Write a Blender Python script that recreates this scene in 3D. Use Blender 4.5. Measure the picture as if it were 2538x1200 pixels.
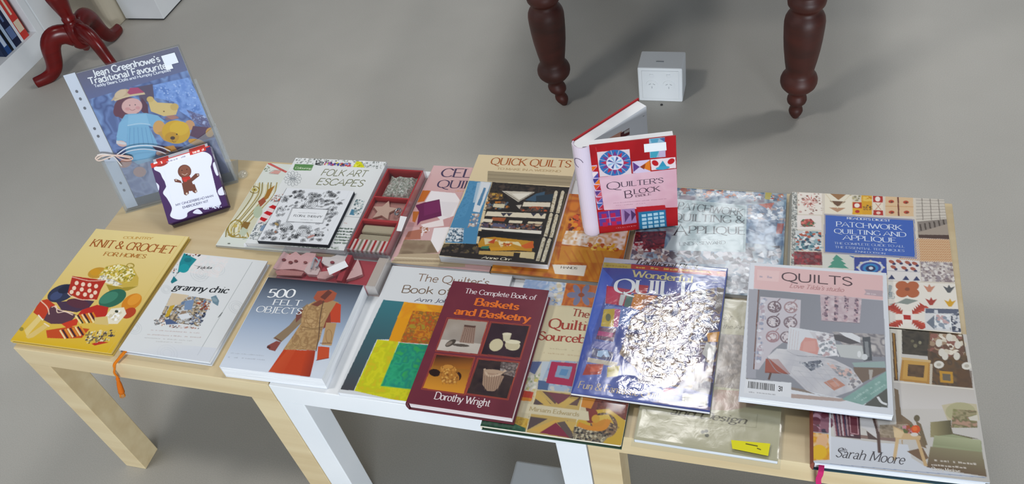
import bpy, math, random
import numpy as np
from mathutils import Vector, Matrix

SC = bpy.context.scene
COL = SC.collection
for o in list(bpy.data.objects):
    bpy.data.objects.remove(o)
random.seed(7)
RNG = np.random.default_rng(11)

# ---------------------------------------------------------------- camera
# world: x along the front edge of the row of tables, y away from the viewer, z up
CAM_R = np.array([[0.9558994905479106, 0.24989869742825915, -0.15429453974084947],
                  [0.08045042671397266, -0.7280632332820764, -0.6807728381640138],
                  [-0.28246042698353496, 0.638337347618018, -0.7160597306243301]])
CAM_C = np.array([1.3423348922833003, -0.6520043524640573, 1.599923938243125])
CAM_F = 2125.8174538352882
cam_data = bpy.data.cameras.new('camera')
cam = bpy.data.objects.new('camera', cam_data)
COL.objects.link(cam)
cam_data.sensor_fit = 'HORIZONTAL'
cam_data.sensor_width = 36.0
cam_data.lens = 36.0 * CAM_F / 2538.0
cam_data.clip_start = 0.02
M3 = np.column_stack([CAM_R[0], -CAM_R[1], -CAM_R[2]])
MW = Matrix.Identity(4)
for i in range(3):
    for j in range(3):
        MW[i][j] = float(M3[i, j])
    MW[i][3] = float(CAM_C[i])
cam.matrix_world = MW
SC.camera = cam

# ---------------------------------------------------------------- light and exposure
SC.view_settings.view_transform = 'Standard'
SC.view_settings.look = 'None'
SC.view_settings.gamma = 1.0
SC.view_settings.use_curve_mapping = False
SC.view_settings.exposure = -0.12
world = bpy.data.worlds.new('world')
SC.world = world
world.use_nodes = True
bgn = world.node_tree.nodes['Background']
bgn.inputs[0].default_value = (0.80, 0.90, 1.0, 1)
bgn.inputs[1].default_value = 0.22


def area(name, loc, target, size, power, color=(1, 1, 1), size_y=None):
    d = bpy.data.lights.new(name, 'AREA')
    d.energy = power
    d.color = color
    d.shape = 'RECTANGLE'
    d.size = size
    d.size_y = size_y or size
    o = bpy.data.objects.new(name, d)
    COL.objects.link(o)
    o.location = loc
    o.rotation_euler = (Vector(target) - Vector(loc)).to_track_quat('-Z', 'Y').to_euler()
    return o


area('ceiling_lamp', (-0.2, -0.25, 2.7), (-0.1, -0.1, 0), 0.35, 22, (1.0, 0.97, 0.92))
area('ceiling_lamp', (0.95, 1.56, 2.6), (0.95, 1.56, 0), 0.43, 16, (1.0, 0.98, 0.96), 0.45)
area('ceiling_lamp', (1.18, 2.35, 2.6), (1.18, 2.35, 0), 0.45, 14, (0.96, 0.98, 1.0), 0.45)
area('ceiling_lamp', (2.5, 1.88, 3.1), (2.4, 1.7, 0), 0.35, 21, (1.0, 0.98, 0.96))
area('window_daylight', (3.7, -5.4, 1.0), (1.2, 0.2, 0.5), 3.0, 420, (0.86, 0.93, 1.0), 1.6)

# ---------------------------------------------------------------- helpers
WMAT = {}


def lin(h):
    h = h.lstrip('#')
    if len(h) == 3:
        h = ''.join(ch * 2 for ch in h)
    c = np.array([int(h[i:i + 2], 16) for i in (0, 2, 4)]) / 255.0
    return np.where(c <= 0.04045, c / 12.92, ((c + 0.055) / 1.055) ** 2.4)


KALB = 0.92     # print reflectance for a pure white


def alb(h):
    return np.clip(lin(h) * KALB, 0.004, 0.92)


def un(x, y, z):
    """point at height z seen along the sight line through picture point (x, y)"""
    d = CAM_R.T @ np.array([(x - 1269.0) / CAM_F, (y - 600.0) / CAM_F, 1.0])
    return CAM_C + (z - CAM_C[2]) / d[2] * d


class MB:
    def __init__(self):
        self.v = []; self.f = []; self.c = []; self.m = []; self.n = 0; self.smooth = []

    def add(self, verts, faces, col=None, mi=0, smooth=False):
        verts = np.asarray(verts, float).reshape(-1, 3)
        if col is None:
            col = np.array([.8, .8, .8])
        elif isinstance(col, str):
            col = alb(col)
        col = np.asarray(col, float)
        if col.ndim == 1:
            col = np.tile(col[:3], (len(verts), 1))
        self.v.append(verts); self.c.append(col)
        for fc in faces:
            self.f.append([i + self.n for i in fc]); self.m.append(mi); self.smooth.append(smooth)
        self.n += len(verts)

    def box(self, lo, hi, col=None, mi=0, fr=None):
        x0, y0, z0 = lo; x1, y1, z1 = hi
        v = [(x, y, z) for z in (z0, z1) for y in (y0, y1) for x in (x0, x1)]
        if fr is not None:
            v = [fr(p) for p in v]
        f = [(0, 2, 3, 1), (4, 5, 7, 6), (0, 1, 5, 4), (2, 6, 7, 3), (0, 4, 6, 2), (1, 3, 7, 5)]
        self.add(v, f, col, mi)

    def prism(self, pts2, z0, z1, col=None, mi=0, fr=None):
        """closed outline (counter-clockwise from above) between two heights"""
        n = len(pts2)
        v = [(p[0], p[1], z0) for p in pts2] + [(p[0], p[1], z1) for p in pts2]
        if fr is not None:
            v = [fr(p) for p in v]
        f = [tuple(range(n - 1, -1, -1)), tuple(range(n, 2 * n))]
        f += [(i, (i + 1) % n, n + (i + 1) % n, n + i) for i in range(n)]
        self.add(v, f, col, mi)

    def lathe(self, prof, c, col=None, mi=0, seg=36):
        """profile [(z, r)] turned about the vertical through c"""
        v = []; f = []
        for z, r in prof:
            for k in range(seg):
                a = 2 * math.pi * k / seg
                v.append((c[0] + r * math.cos(a), c[1] + r * math.sin(a), c[2] + z))
        for i in range(len(prof) - 1):
            for k in range(seg):
                k2 = (k + 1) % seg
                f.append((i * seg + k, i * seg + k2, (i + 1) * seg + k2, (i + 1) * seg + k))
        self.add(v, f, col, mi, True)
        self.add(v[:seg], [tuple(range(seg - 1, -1, -1))], col, mi)
        self.add(v[-seg:], [tuple(range(seg))], col, mi)

    def tube(self, pts, rad, col=None, mi=0, seg=10, flat=1.0, cap=True):
        """swept round (or flattened) bar along pts; rad a number or list"""
        P = [np.array(p, float) for p in pts]
        n = len(P)
        if not hasattr(rad, '__len__'):
            rad = [rad] * n
        v = []; f = []
        up = np.array([0, 0, 1.0])
        for i in range(n):
            t = P[min(i + 1, n - 1)] - P[max(i - 1, 0)]
            t = t / (np.linalg.norm(t) + 1e-12)
            a = np.cross(t, up)
            if np.linalg.norm(a) < 1e-3:
                a = np.cross(t, [0, 1.0, 0])
            a /= np.linalg.norm(a); b = np.cross(a, t)
            for k in range(seg):
                th = 2 * math.pi * k / seg
                v.append(P[i] + rad[i] * (math.cos(th) * a * flat + math.sin(th) * b))
        for i in range(n - 1):
            for k in range(seg):
                k2 = (k + 1) % seg
                f.append((i * seg + k, i * seg + k2, (i + 1) * seg + k2, (i + 1) * seg + k))
        if cap:
            f.append(tuple(range(seg - 1, -1, -1))); f.append(tuple(range((n - 1) * seg, n * seg)))
        self.add(v, f, col, mi, True)

    def grid(self, fn, nu, nv, col=None, mi=0, smooth=True):
        v = [fn(i / nu, j / nv) for j in range(nv + 1) for i in range(nu + 1)]
        w = nu + 1
        f = [(j * w + i, (j + 1) * w + i, (j + 1) * w + i + 1, j * w + i + 1) for j in range(nv) for i in range(nu)]
        self.add(v, f, col, mi, smooth)


def obj(name, mb, mats, parent=None, bevel=0.0, seg=2, **props):
    V = np.concatenate(mb.v)
    if parent is not None:
        inv = np.array(WMAT[parent].inverted())
        V = V @ inv[:3, :3].T + inv[:3, 3]
    me = bpy.data.meshes.new(name)
    nf = len(mb.f)
    tot = np.fromiter((len(f) for f in mb.f), int, nf)
    loops = np.fromiter((i for f in mb.f for i in f), int, int(tot.sum()))
    me.vertices.add(len(V)); me.vertices.foreach_set('co', V.astype(np.float32).ravel())
    me.loops.add(len(loops)); me.loops.foreach_set('vertex_index', loops.astype(np.int32))
    me.polygons.add(nf)
    st = np.concatenate([[0], np.cumsum(tot)[:-1]])
    me.polygons.foreach_set('loop_start', st.astype(np.int32))
    me.polygons.foreach_set('loop_total', tot.astype(np.int32))
    me.polygons.foreach_set('material_index', np.array(mb.m, np.int32))
    me.update(calc_edges=True)
    me.polygons.foreach_set('use_smooth', np.array(mb.smooth, bool))
    at = me.color_attributes.new('Col', 'FLOAT_COLOR', 'POINT')
    C = np.concatenate(mb.c); C = np.concatenate([C, np.ones((len(C), 1))], 1)
    at.data.foreach_set('color', C.astype(np.float32).ravel())
    if not isinstance(mats, (list, tuple)):
        mats = [mats]
    for m in mats:
        me.materials.append(m)
    o = bpy.data.objects.new(name, me)
    COL.objects.link(o)
    if parent is not None:
        o.parent = parent
        WMAT[o] = WMAT[parent]
    else:
        WMAT[o] = Matrix.Identity(4)
    if bevel:
        b = o.modifiers.new('bevel', 'BEVEL'); b.width = bevel; b.segments = seg; b.limit_method = 'ANGLE'
    for k, val in props.items():
        o[k] = val
    return o


def thing(name, label, cat, loc, rotz=0.0, group=None):
    o = bpy.data.objects.new(name, None)
    o.empty_display_size = 0.05
    COL.objects.link(o)
    o.location = loc
    o.rotation_euler = (0, 0, rotz)
    o['label'] = label; o['category'] = cat
    if group:
        o['group'] = group
    WMAT[o] = Matrix.Translation(Vector(loc)) @ Matrix.Rotation(rotz, 4, 'Z')
    return o


# ---------------------------------------------------------------- materials
def nodes(name):
    m = bpy.data.materials.new(name)
    m.use_nodes = True
    nt = m.node_tree
    return m, nt, nt.nodes['Principled BSDF'], lambda t: nt.nodes.new(t), nt.links.new


def mat_print(name, rough, bump=0.0, bscale=60.0, spec=0.5, coat=0.0):
    m, nt, b, N, L = nodes(name)
    a = N('ShaderNodeAttribute'); a.attribute_name = 'Col'
    L(a.outputs['Color'], b.inputs['Base Color'])
    b.inputs['Roughness'].default_value = rough
    b.inputs['Specular IOR Level'].default_value = spec
    b.inputs['Coat Weight'].default_value = coat
    b.inputs['Coat Roughness'].default_value = 0.12
    if bump:
        t = N('ShaderNodeTexCoord'); n = N('ShaderNodeTexNoise'); n.inputs['Scale'].default_value = bscale
        n.inputs['Detail'].default_value = 3
        bm = N('ShaderNodeBump'); bm.inputs['Strength'].default_value = bump; bm.inputs['Distance'].default_value = 0.002
        L(t.outputs['Object'], n.inputs['Vector']); L(n.outputs['Fac'], bm.inputs['Height'])
        L(bm.outputs['Normal'], b.inputs['Normal'])
    return m


def mat_noise(name, c0, c1, scale=(8, 8, 8), rough=0.5, detail=4, nscale=1.0, bump=0.0, coat=0.0, spec=0.5, metal=0.0):
    m, nt, b, N, L = nodes(name)
    t = N('ShaderNodeTexCoord'); mp = N('ShaderNodeMapping'); mp.inputs['Scale'].default_value = scale
    n = N('ShaderNodeTexNoise'); n.inputs['Scale'].default_value = nscale; n.inputs['Detail'].default_value = detail
    r = N('ShaderNodeValToRGB')
    r.color_ramp.elements[0].position = 0.32; r.color_ramp.elements[1].position = 0.68
    r.color_ramp.elements[0].color = (*alb(c0), 1); r.color_ramp.elements[1].color = (*alb(c1), 1)
    L(t.outputs['Object'], mp.inputs['Vector']); L(mp.outputs['Vector'], n.inputs['Vector'])
    L(n.outputs['Fac'], r.inputs['Fac']); L(r.outputs['Color'], b.inputs['Base Color'])
    b.inputs['Roughness'].default_value = rough
    b.inputs['Coat Weight'].default_value = coat; b.inputs['Coat Roughness'].default_value = 0.15
    b.inputs['Specular IOR Level'].default_value = spec
    b.inputs['Metallic'].default_value = metal
    if bump:
        bm = N('ShaderNodeBump'); bm.inputs['Strength'].default_value = bump; bm.inputs['Distance'].default_value = 0.002
        L(n.outputs['Fac'], bm.inputs['Height']); L(bm.outputs['Normal'], b.inputs['Normal'])
    return m


def mat_pages(name, c0, c1):
    """paper block: fine leaf lines stacked along the height"""
    m, nt, b, N, L = nodes(name)
    t = N('ShaderNodeTexCoord'); mp = N('ShaderNodeMapping'); mp.inputs['Scale'].default_value = (12, 12, 1400)
    n = N('ShaderNodeTexNoise'); n.inputs['Scale'].default_value = 1.0; n.inputs['Detail'].default_value = 2
    r = N('ShaderNodeValToRGB'); r.color_ramp.elements[0].position = 0.35; r.color_ramp.elements[1].position = 0.6
    r.color_ramp.elements[0].color = (*alb(c0), 1); r.color_ramp.elements[1].color = (*alb(c1), 1)
    L(t.outputs['Object'], mp.inputs['Vector']); L(mp.outputs['Vector'], n.inputs['Vector'])
    L(n.outputs['Fac'], r.inputs['Fac']); L(r.outputs['Color'], b.inputs['Base Color'])
    b.inputs['Roughness'].default_value = 0.85
    return m


def mat_clear(name, tint='f4f7fa', rough=0.06, gloss=1.0, bump=0.0, bscale=40.0, haze=0.0, masked=False):
    """thin clear plastic: see-through, with a mirror-like sheen that grows at grazing angles"""
    m, nt, b, N, L = nodes(name)
    nt.nodes.remove(b)
    out = nt.nodes['Material Output']
    tr = N('ShaderNodeBsdfTransparent'); tr.inputs[0].default_value = (*lin(tint), 1)
    gl = N('ShaderNodeBsdfGlossy'); gl.inputs['Roughness'].default_value = rough
    fr = N('ShaderNodeLayerWeight'); fr.inputs['Blend'].default_value = 0.5
    pw = N('ShaderNodeMath'); pw.operation = 'POWER'; pw.inputs[1].default_value = 5.0
    mu = N('ShaderNodeMath'); mu.operation = 'MULTIPLY_ADD'; mu.inputs[1].default_value = 0.85; mu.inputs[2].default_value = 0.04 * gloss; mu.use_clamp = True
    L(fr.outputs['Facing'], pw.inputs[0])
    mx = N('ShaderNodeMixShader')
    L(pw.outputs[0], mu.inputs[0]); L(mu.outputs[0], mx.inputs[0])
    base = tr.outputs[0]
    if haze:
        df = N('ShaderNodeBsdfDiffuse'); df.inputs[0].default_value = (0.75, 0.78, 0.82, 1)
        m2 = N('ShaderNodeMixShader'); m2.inputs[0].default_value = haze
        L(tr.outputs[0], m2.inputs[1]); L(df.outputs[0], m2.inputs[2]); base = m2.outputs[0]
    L(base, mx.inputs[1]); L(gl.outputs[0], mx.inputs[2]); L(mx.outputs[0], out.inputs['Surface'])
    if bump:
        t = N('ShaderNodeTexCoord'); n = N('ShaderNodeTexNoise'); n.inputs['Scale'].default_value = bscale
        n.inputs['Detail'].default_value = 4; n.inputs['Distortion'].default_value = 0.6
        bm = N('ShaderNodeBump'); bm.inputs['Strength'].default_value = bump; bm.inputs['Distance'].default_value = 0.004
        L(t.outputs['Object'], n.inputs['Vector'])
        if masked:      # crumples only where the film is loose
            n.inputs['Distortion'].default_value = 1.2
            a = N('ShaderNodeAttribute'); a.attribute_name = 'Col'
            mm = N('ShaderNodeMath'); mm.operation = 'MULTIPLY'
            L(a.outputs['Fac'], mm.inputs[0]); L(n.outputs['Fac'], mm.inputs[1]); L(mm.outputs[0], bm.inputs['Height'])
            g1 = N('ShaderNodeMath'); g1.operation = 'MULTIPLY_ADD'; g1.inputs[1].default_value = .75; g1.inputs[2].default_value = .25   # film clinging to the paper shines less
            g2 = N('ShaderNodeMath'); g2.operation = 'MULTIPLY'; g2.use_clamp = True
            L(a.outputs['Fac'], g1.inputs[0]); L(g1.outputs[0], g2.inputs[0]); L(mu.outputs[0], g2.inputs[1]); L(g2.outputs[0], mx.inputs[0])
        else:
            L(n.outputs['Fac'], bm.inputs['Height'])
        L(bm.outputs['Normal'], gl.inputs['Normal'])
    return m


PRINT = mat_print('cover_satin', 0.42, spec=0.27)
PRINTG = mat_print('cover_gloss', 0.22, 0.12, 30)
PRINTM = mat_print('cover_matte', 0.65, spec=0.3)
PLAIN = mat_print('painted_card', 0.6)
CLOTH = mat_print('cloth', 0.9, 0.5, 260, spec=0.2)
PAGES = mat_pages('paper_white', 'cfd2d6', 'f2f3f5')
PAGESD = mat_pages('paper_dark', '16191f', '353b46')
PAGESC = mat_pages('paper_cream', 'c9bfa8', 'efe6d2')
BIRCH = mat_noise('birch_veneer', 'cdb68c', 'dbc8a0', (2, 30, 30), 0.38, 6, 1.0)
WHITEL = mat_noise('white_lacquer', 'e4e8ec', 'eef0f2', (4, 4, 4), 0.3)
MAHOG = mat_noise('red_mahogany', '560802', '6c0f04', (6, 6, 40), 0.26, 5, 1.0, coat=0.0, spec=0.35)
DARKW = mat_noise('dark_turned_wood', '3a170f', '501f15', (10, 10, 30), 0.48, 5, 1.0, coat=0.0)
CREAM = mat_noise('cream_card', 'cdc3ac', 'd8cfba', (5, 5, 5), 0.6)
CASEW = mat_noise('white_paint', 'dfe4e8', 'eaedf0', (3, 3, 3), 0.45)
FILM = mat_clear('clear_film', tint='fbfcfd', rough=0.05, gloss=1.3)
FILMW = mat_clear('crumpled_film', rough=0.11, gloss=4.2, bump=0.42, bscale=62, masked=True)
FILMS = mat_clear('loose_film', rough=0.19, gloss=1.25, bump=0.06, bscale=70)
FILMH = mat_clear('hazy_film', tint='fafbfc', rough=0.1, gloss=1.3, bump=0.1, bscale=60, haze=0.10)
ACRYL = mat_clear('clear_acrylic', tint='fafcfd', rough=0.03, gloss=1.5, haze=0.09)

# ---------------------------------------------------------------- lettering: strokes on a 10-high capital grid
GL = {
'A': "8.6|0,0 4.3,10 8.6,0|1.6,3.6 7,3.6", 'B': "7.2|1,0 1,10|~1,10 5,10 6.3,7.8 4.8,5.4 1,5.3|~1,5.3 5.2,5.2 7,2.7 5.2,0 1,0",
'C': "8.2|~8,8 5.5,10 2.2,9 .6,5 2.2,1 5.5,0 8,1.8", 'D': "8.8|1,0 1,10|~1,10 5,10 8.3,7.6 8.3,2.4 5,0 1,0",
'E': "6.8|1,0 1,10|1,10 6.3,10|1,5.2 5.2,5.2|1,0 6.6,0", 'F': "6.4|1,0 1,10|1,10 6.3,10|1,5.2 5.2,5.2",
'G': "8.8|~8,8.2 5.5,10 2.2,9 .6,5 2.2,1 5.5,0 8,1.2|8,.8 8,4.4", 'H': "8.8|1,0 1,10|7.8,0 7.8,10|1,5.2 7.8,5.2",
'I': "3|1.5,0 1.5,10", 'J': "4.4|~3,10 3,3 2.6,-.6 .6,-1.2", 'K': "8|1,0 1,10|1.2,4.6 7,10|2.6,5.8 7.6,0", 'L': "6.6|1,0 1,10|1,0 6.4,0",
'M': "10.4|1,0 1.4,10|1.4,10 5.2,1|5.2,1 9,10|9,10 9.4,0", 'N': "9|1,0 1,10|1,10 8,0|8,0 8,10",
'O': "9.4|~4.7,0 1.4,1.6 .5,5 1.4,8.4 4.7,10 8,8.4 8.9,5 8,1.6 4.7,0", 'P': "7|1,0 1,10|~1,10 5,10 6.6,7.4 5,4.7 1,4.6",
'Q': "9.6|~4.7,0 1.4,1.6 .5,5 1.4,8.4 4.7,10 8,8.4 8.9,5 8,1.6 4.7,0|~4.4,.6 6.6,-1.2 9.8,-2.2", 'R': "7.8|1,0 1,10|~1,10 5,10 6.5,7.5 5,5 1,4.9|3.8,4.9 7.6,0",
'S': "6.6|~6,8.2 4,10 1.5,9.2 1.2,7 3.2,5.4 5.4,3.9 5.8,1.8 3.6,0 .8,1.6", 'T': "7.6|3.8,0 3.8,10|.3,10 7.3,10",
'U': "8.6|~1,10 1,3.4 2,.6 4.4,0 6.8,.8 7.6,3.4 7.6,10", 'V': "8.4|.3,10 4.2,0|4.2,0 8.1,10", 'W': "12|.3,10 3.4,0|3.4,0 6,9|6,9 8.6,0|8.6,0 11.7,10",
'X': "8|.6,10 7.4,0|.6,0 7.4,10", 'Y': "8|.4,10 4,4.8|7.6,10 4,4.8|4,4.8 4,0", 'Z': "7.4|.8,10 6.8,10|6.8,10 .6,0|.6,0 7,0",
'a': "5.8|~1,5 2.6,6.3 4.3,5.2 4.4,2 4.5,.4 5.5,.2|~4.4,3.6 1.6,3 .8,1.5 2,.1 3.6,.6 4.4,1.8", 'b': "6.4|1,0 1,10|~1,4.8 3.4,6.4 5.6,5 5.6,1.6 3.6,0 1,1.2",
'c': "5.4|~5,5.2 3.4,6.4 1.4,5.4 .7,3.2 1.5,.8 3.4,0 5,1.2", 'd': "6.4|5.3,0 5.3,10|~5.3,4.9 3,6.4 .8,5 .7,1.6 2.7,0 5.3,1.4",
'e': "5.6|~.9,3.5 4.9,3.5 4.6,5.5 3,6.4 1.2,5.3 .7,3 1.6,.7 3.4,0 5,1.2", 'f': "4|~4.2,9.2 3,10 2,9 1.8,7 1.8,0|.4,6.2 3.6,6.2",
'g': "6|~5,5 3,6.4 1.1,5.4 1.1,3.4 3,2.4 4.7,3.4 5,5|~1.6,2.6 1,1.2 3,.5 5.2,-.4 4.8,-2.4 2.4,-3 .6,-2 1.2,-.6 2.4,.3|4.8,5.8 6,6.2", 'h': "6.6|1,0 1,10|~1,4.6 3.2,6.4 5.2,5.6 5.4,3.6 5.4,0",
'i': "2.8|1.4,0 1.4,6.4|1.3,8.8 1.5,9.3", 'j': "2.8|~1.6,6.4 1.6,-1 .8,-2.8 -.4,-3|1.5,8.8 1.7,9.3", 'k': "6.2|1,0 1,10|1,2.8 5,6.4|2.6,4 5.8,0", 'l': "2.8|1.4,0 1.4,10",
'm': "9.8|1,0 1,6.4|~1,4.6 3,6.4 4.8,5.6 4.9,3.6 4.9,0|~4.9,4.6 6.9,6.4 8.7,5.6 8.8,3.6 8.8,0", 'n': "6.6|1,0 1,6.4|~1,4.6 3.2,6.4 5.2,5.6 5.4,3.6 5.4,0",
'o': "6.2|~3.1,0 1.2,.9 .6,3.2 1.2,5.5 3.1,6.4 5,5.5 5.6,3.2 5,.9 3.1,0", 'p': "6.4|1,-3 1,6.4|~1,4.8 3.4,6.4 5.6,5 5.6,1.6 3.6,0 1,1.2", 'q': "6.4|5.3,-3 5.3,6.4|~5.3,4.9 3,6.4 .8,5 .7,1.6 2.7,0 5.3,1.4",
'r': "4.6|1,0 1,6.4|~1,4.2 2.2,5.8 3.4,6.4 4.4,5.8", 's': "4.6|~4.1,5.2 2.6,6.4 1,5.4 1.4,3.9 3.4,2.7 4,1.4 2.6,0 .6,1", 't': "4|~1.8,8.6 1.8,1.4 2.4,.2 3.8,.6|.4,6.2 3.6,6.2",
'u': "6.6|~1,6.4 1,2 1.8,.3 3.4,.1 5.3,1.8|5.4,0 5.4,6.4", 'v': "6|.3,6.4 3,0|3,0 5.7,6.4", 'w': "8.8|.3,6.4 2.6,0|2.6,0 4.4,5.6|4.4,5.6 6.2,0|6.2,0 8.5,6.4", 'x': "6|.6,6.4 5.4,0|.6,0 5.4,6.4",
'y': "6|.3,6.4 3,0|~5.7,6.4 3,0 1.8,-2.6 .4,-3", 'z': "5.4|.8,6.4 4.8,6.4|4.8,6.4 .6,0|.6,0 5,0",
'0': "7|~3.5,0 1.2,1.6 .6,5 1.2,8.4 3.5,10 5.8,8.4 6.4,5 5.8,1.6 3.5,0", '5': "6.6|5.8,10 1.8,10|1.8,10 1.3,5.6|~1.3,5.6 3.6,6.4 5.8,4.8 5.8,1.6 3.6,0 .8,1",
'1': "4|2,0 2,10|2,10 .4,8.6", '2': "6.4|~1,7.6 1.6,9.4 3.6,10 5.4,8.6 5,6 .8,0|.8,0 6,0", '3': "6.4|~1,8.6 3,10 5.2,8.8 4.6,6 2.8,5.4 5.2,4.6 5.6,1.8 3.4,0 .8,1.2", '9': "6.6|~5.8,6.4 4,4.4 1.4,5.2 1,8 3,10 5.4,9 5.8,6.4 5.2,2 2.4,0",
'6': "6.6|~5.4,9.4 2.6,8 .9,4 2.2,.3 4.6,.2 5.8,2.8 4.4,5.4 2,5 1,3.4", '7': "6|.6,10 5.6,10|5.6,10 2.2,0", '8': "6.4|~3.2,5.4 1.2,7.4 3.2,10 5.2,7.4 3.2,5.4 .7,2.6 3.2,0 5.7,2.6 3.2,5.4", '4': "6.6|4.8,0 4.8,10|4.8,10 .6,3|.6,3 6.2,3",
'&': "9|~8.4,5 6,1 3,-.1 .8,1.6 1.4,4 4.6,6.6 4.8,9 3,10 1.6,8.4 3,5.6 8.6,0", "'": "2|1,10 .8,7.8", '.': "2|.9,.1 1.1,.5", ',': "2|1.1,.6 .6,-1.2", '-': "4|.6,3.4 3.4,3.4", '(': "3|~2.6,10.5 1,7 1,3 2.6,-.5", '$': "6.6|~6,8.2 4,10 1.5,9.2 1.2,7 3.2,5.4 5.4,3.9 5.8,1.8 3.6,0 .8,1.6|3.4,11 3.4,-1", '!': "2|1,10 1,2.6|.9,.1 1.1,.5",
' ': "3.4|"}


def catmull(P, n=6):
    P = [np.array(p, float) for p in P]
    closed = np.allclose(P[0], P[-1])
    E = [P[-2] if closed else 2 * P[0] - P[1]] + P + [P[1] if closed else 2 * P[-1] - P[-2]]
    out = []
    for i in range(1, len(E) - 2):
        a, b, c, d = E[i - 1:i + 3]
        for k in range(n):
            t = k / n
            out.append(.5 * (2 * b + (c - a) * t + (2 * a - 5 * b + 4 * c - d) * t * t + (3 * b - a - 3 * c + d) * t ** 3))
    out.append(E[-2])
    return out


def glyph_quads(ch, style, wmax, wmin):
    g = GL.get(ch)
    if g is None:
        g = GL['o']
    parts = g.split('|')
    adv = float(parts[0]); quads = []
    for s in parts[1:]:
        if not s:
            continue
        sm = s[0] == '~'
        P = [tuple(float(t) for t in q.split(',')) for q in s.lstrip('~').split()]
        ends = (P[0], P[-1])
        P = catmull(P) if sm else [np.array(p) for p in P]
        n = len(P); Lp = []; Rp = []
        for i in range(n):
            t = P[min(i + 1, n - 1)] - P[max(i - 1, 0)]
            t = t / (np.linalg.norm(t) + 1e-9)
            if style == 'serif':
                th = .12 + wmin + (wmax + .08 - wmin) * abs(t[1] * .97 - t[0] * .22) ** 1.6
            else:
                th = wmax
            nn = np.array([-t[1], t[0]]) * th / 2
            Lp.append(P[i] + nn); Rp.append(P[i] - nn)
        for i in range(n - 1):
            quads.append((Lp[i], Rp[i], Rp[i + 1], Lp[i + 1]))
        if style == 'serif':
            for e, nb in ((ends[0], P[1]), (ends[1], P[-2])):
                d = np.array(e) - nb
                if abs(d[1]) > abs(d[0]) * .55 and min(abs(e[1] - q) for q in (0, 10, 6.4, -3)) < .05 and not (sm and e[1] in (0,) and ch in 'aet'):
                    w = 1.5 if ch.isupper() else 1.25
                    x, y = e; h = wmin * .62
                    lo, hi = (y, y + h) if d[1] < 0 else (y - h, y)
                    x0, x1 = x - w, x + w
                    if ch.islower() and y > 0:
                        x1 = x + .3
                    quads.append(((x0, lo), (x1, lo), (x1, hi), (x0, hi)))
    return adv, quads


class Frame:
    """flat rectangle in the world: O top-left corner, ex along the top, ey down the side, n outward"""
    def __init__(self, O, ex, ey, W, H):
        self.O = np.array(O, float); self.ex = np.array(ex, float); self.ey = np.array(ey, float)
        self.n = np.cross(self.ey, self.ex); self.W = W; self.H = H

    def px(self, x, y):
        d = CAM_R.T @ np.array([(x - 1269.0) / CAM_F, (y - 600.0) / CAM_F, 1.0])
        t = ((self.O - CAM_C) @ self.n) / (d @ self.n)
        q = CAM_C + t * d - self.O
        return (q @ self.ex * 1000, q @ self.ey * 1000)

    def at(self, a, b, h=0.0):
        return self.O + self.ex * (a / 1000) + self.ey * (b / 1000) + self.n * h


def vnoise(h, w, cell, seed):
    r = np.random.default_rng(seed)
    gh, gw = int(h / cell) + 3, int(w / cell) + 3
    g = r.random((gh, gw))
    yy = np.arange(h) / cell; xx = np.arange(w) / cell
    y0 = yy.astype(int); x0 = xx.astype(int)
    fy = (yy - y0)[:, None]; fx = (xx - x0)[None, :]
    fy = fy * fy * (3 - 2 * fy); fx = fx * fx * (3 - 2 * fx)
    A = g[y0][:, x0]; B = g[y0][:, x0 + 1]; Cc = g[y0 + 1][:, x0]; D = g[y0 + 1][:, x0 + 1]
    return (A * (1 - fx) + B * fx) * (1 - fy) + (Cc * (1 - fx) + D * fx) * fy


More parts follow.
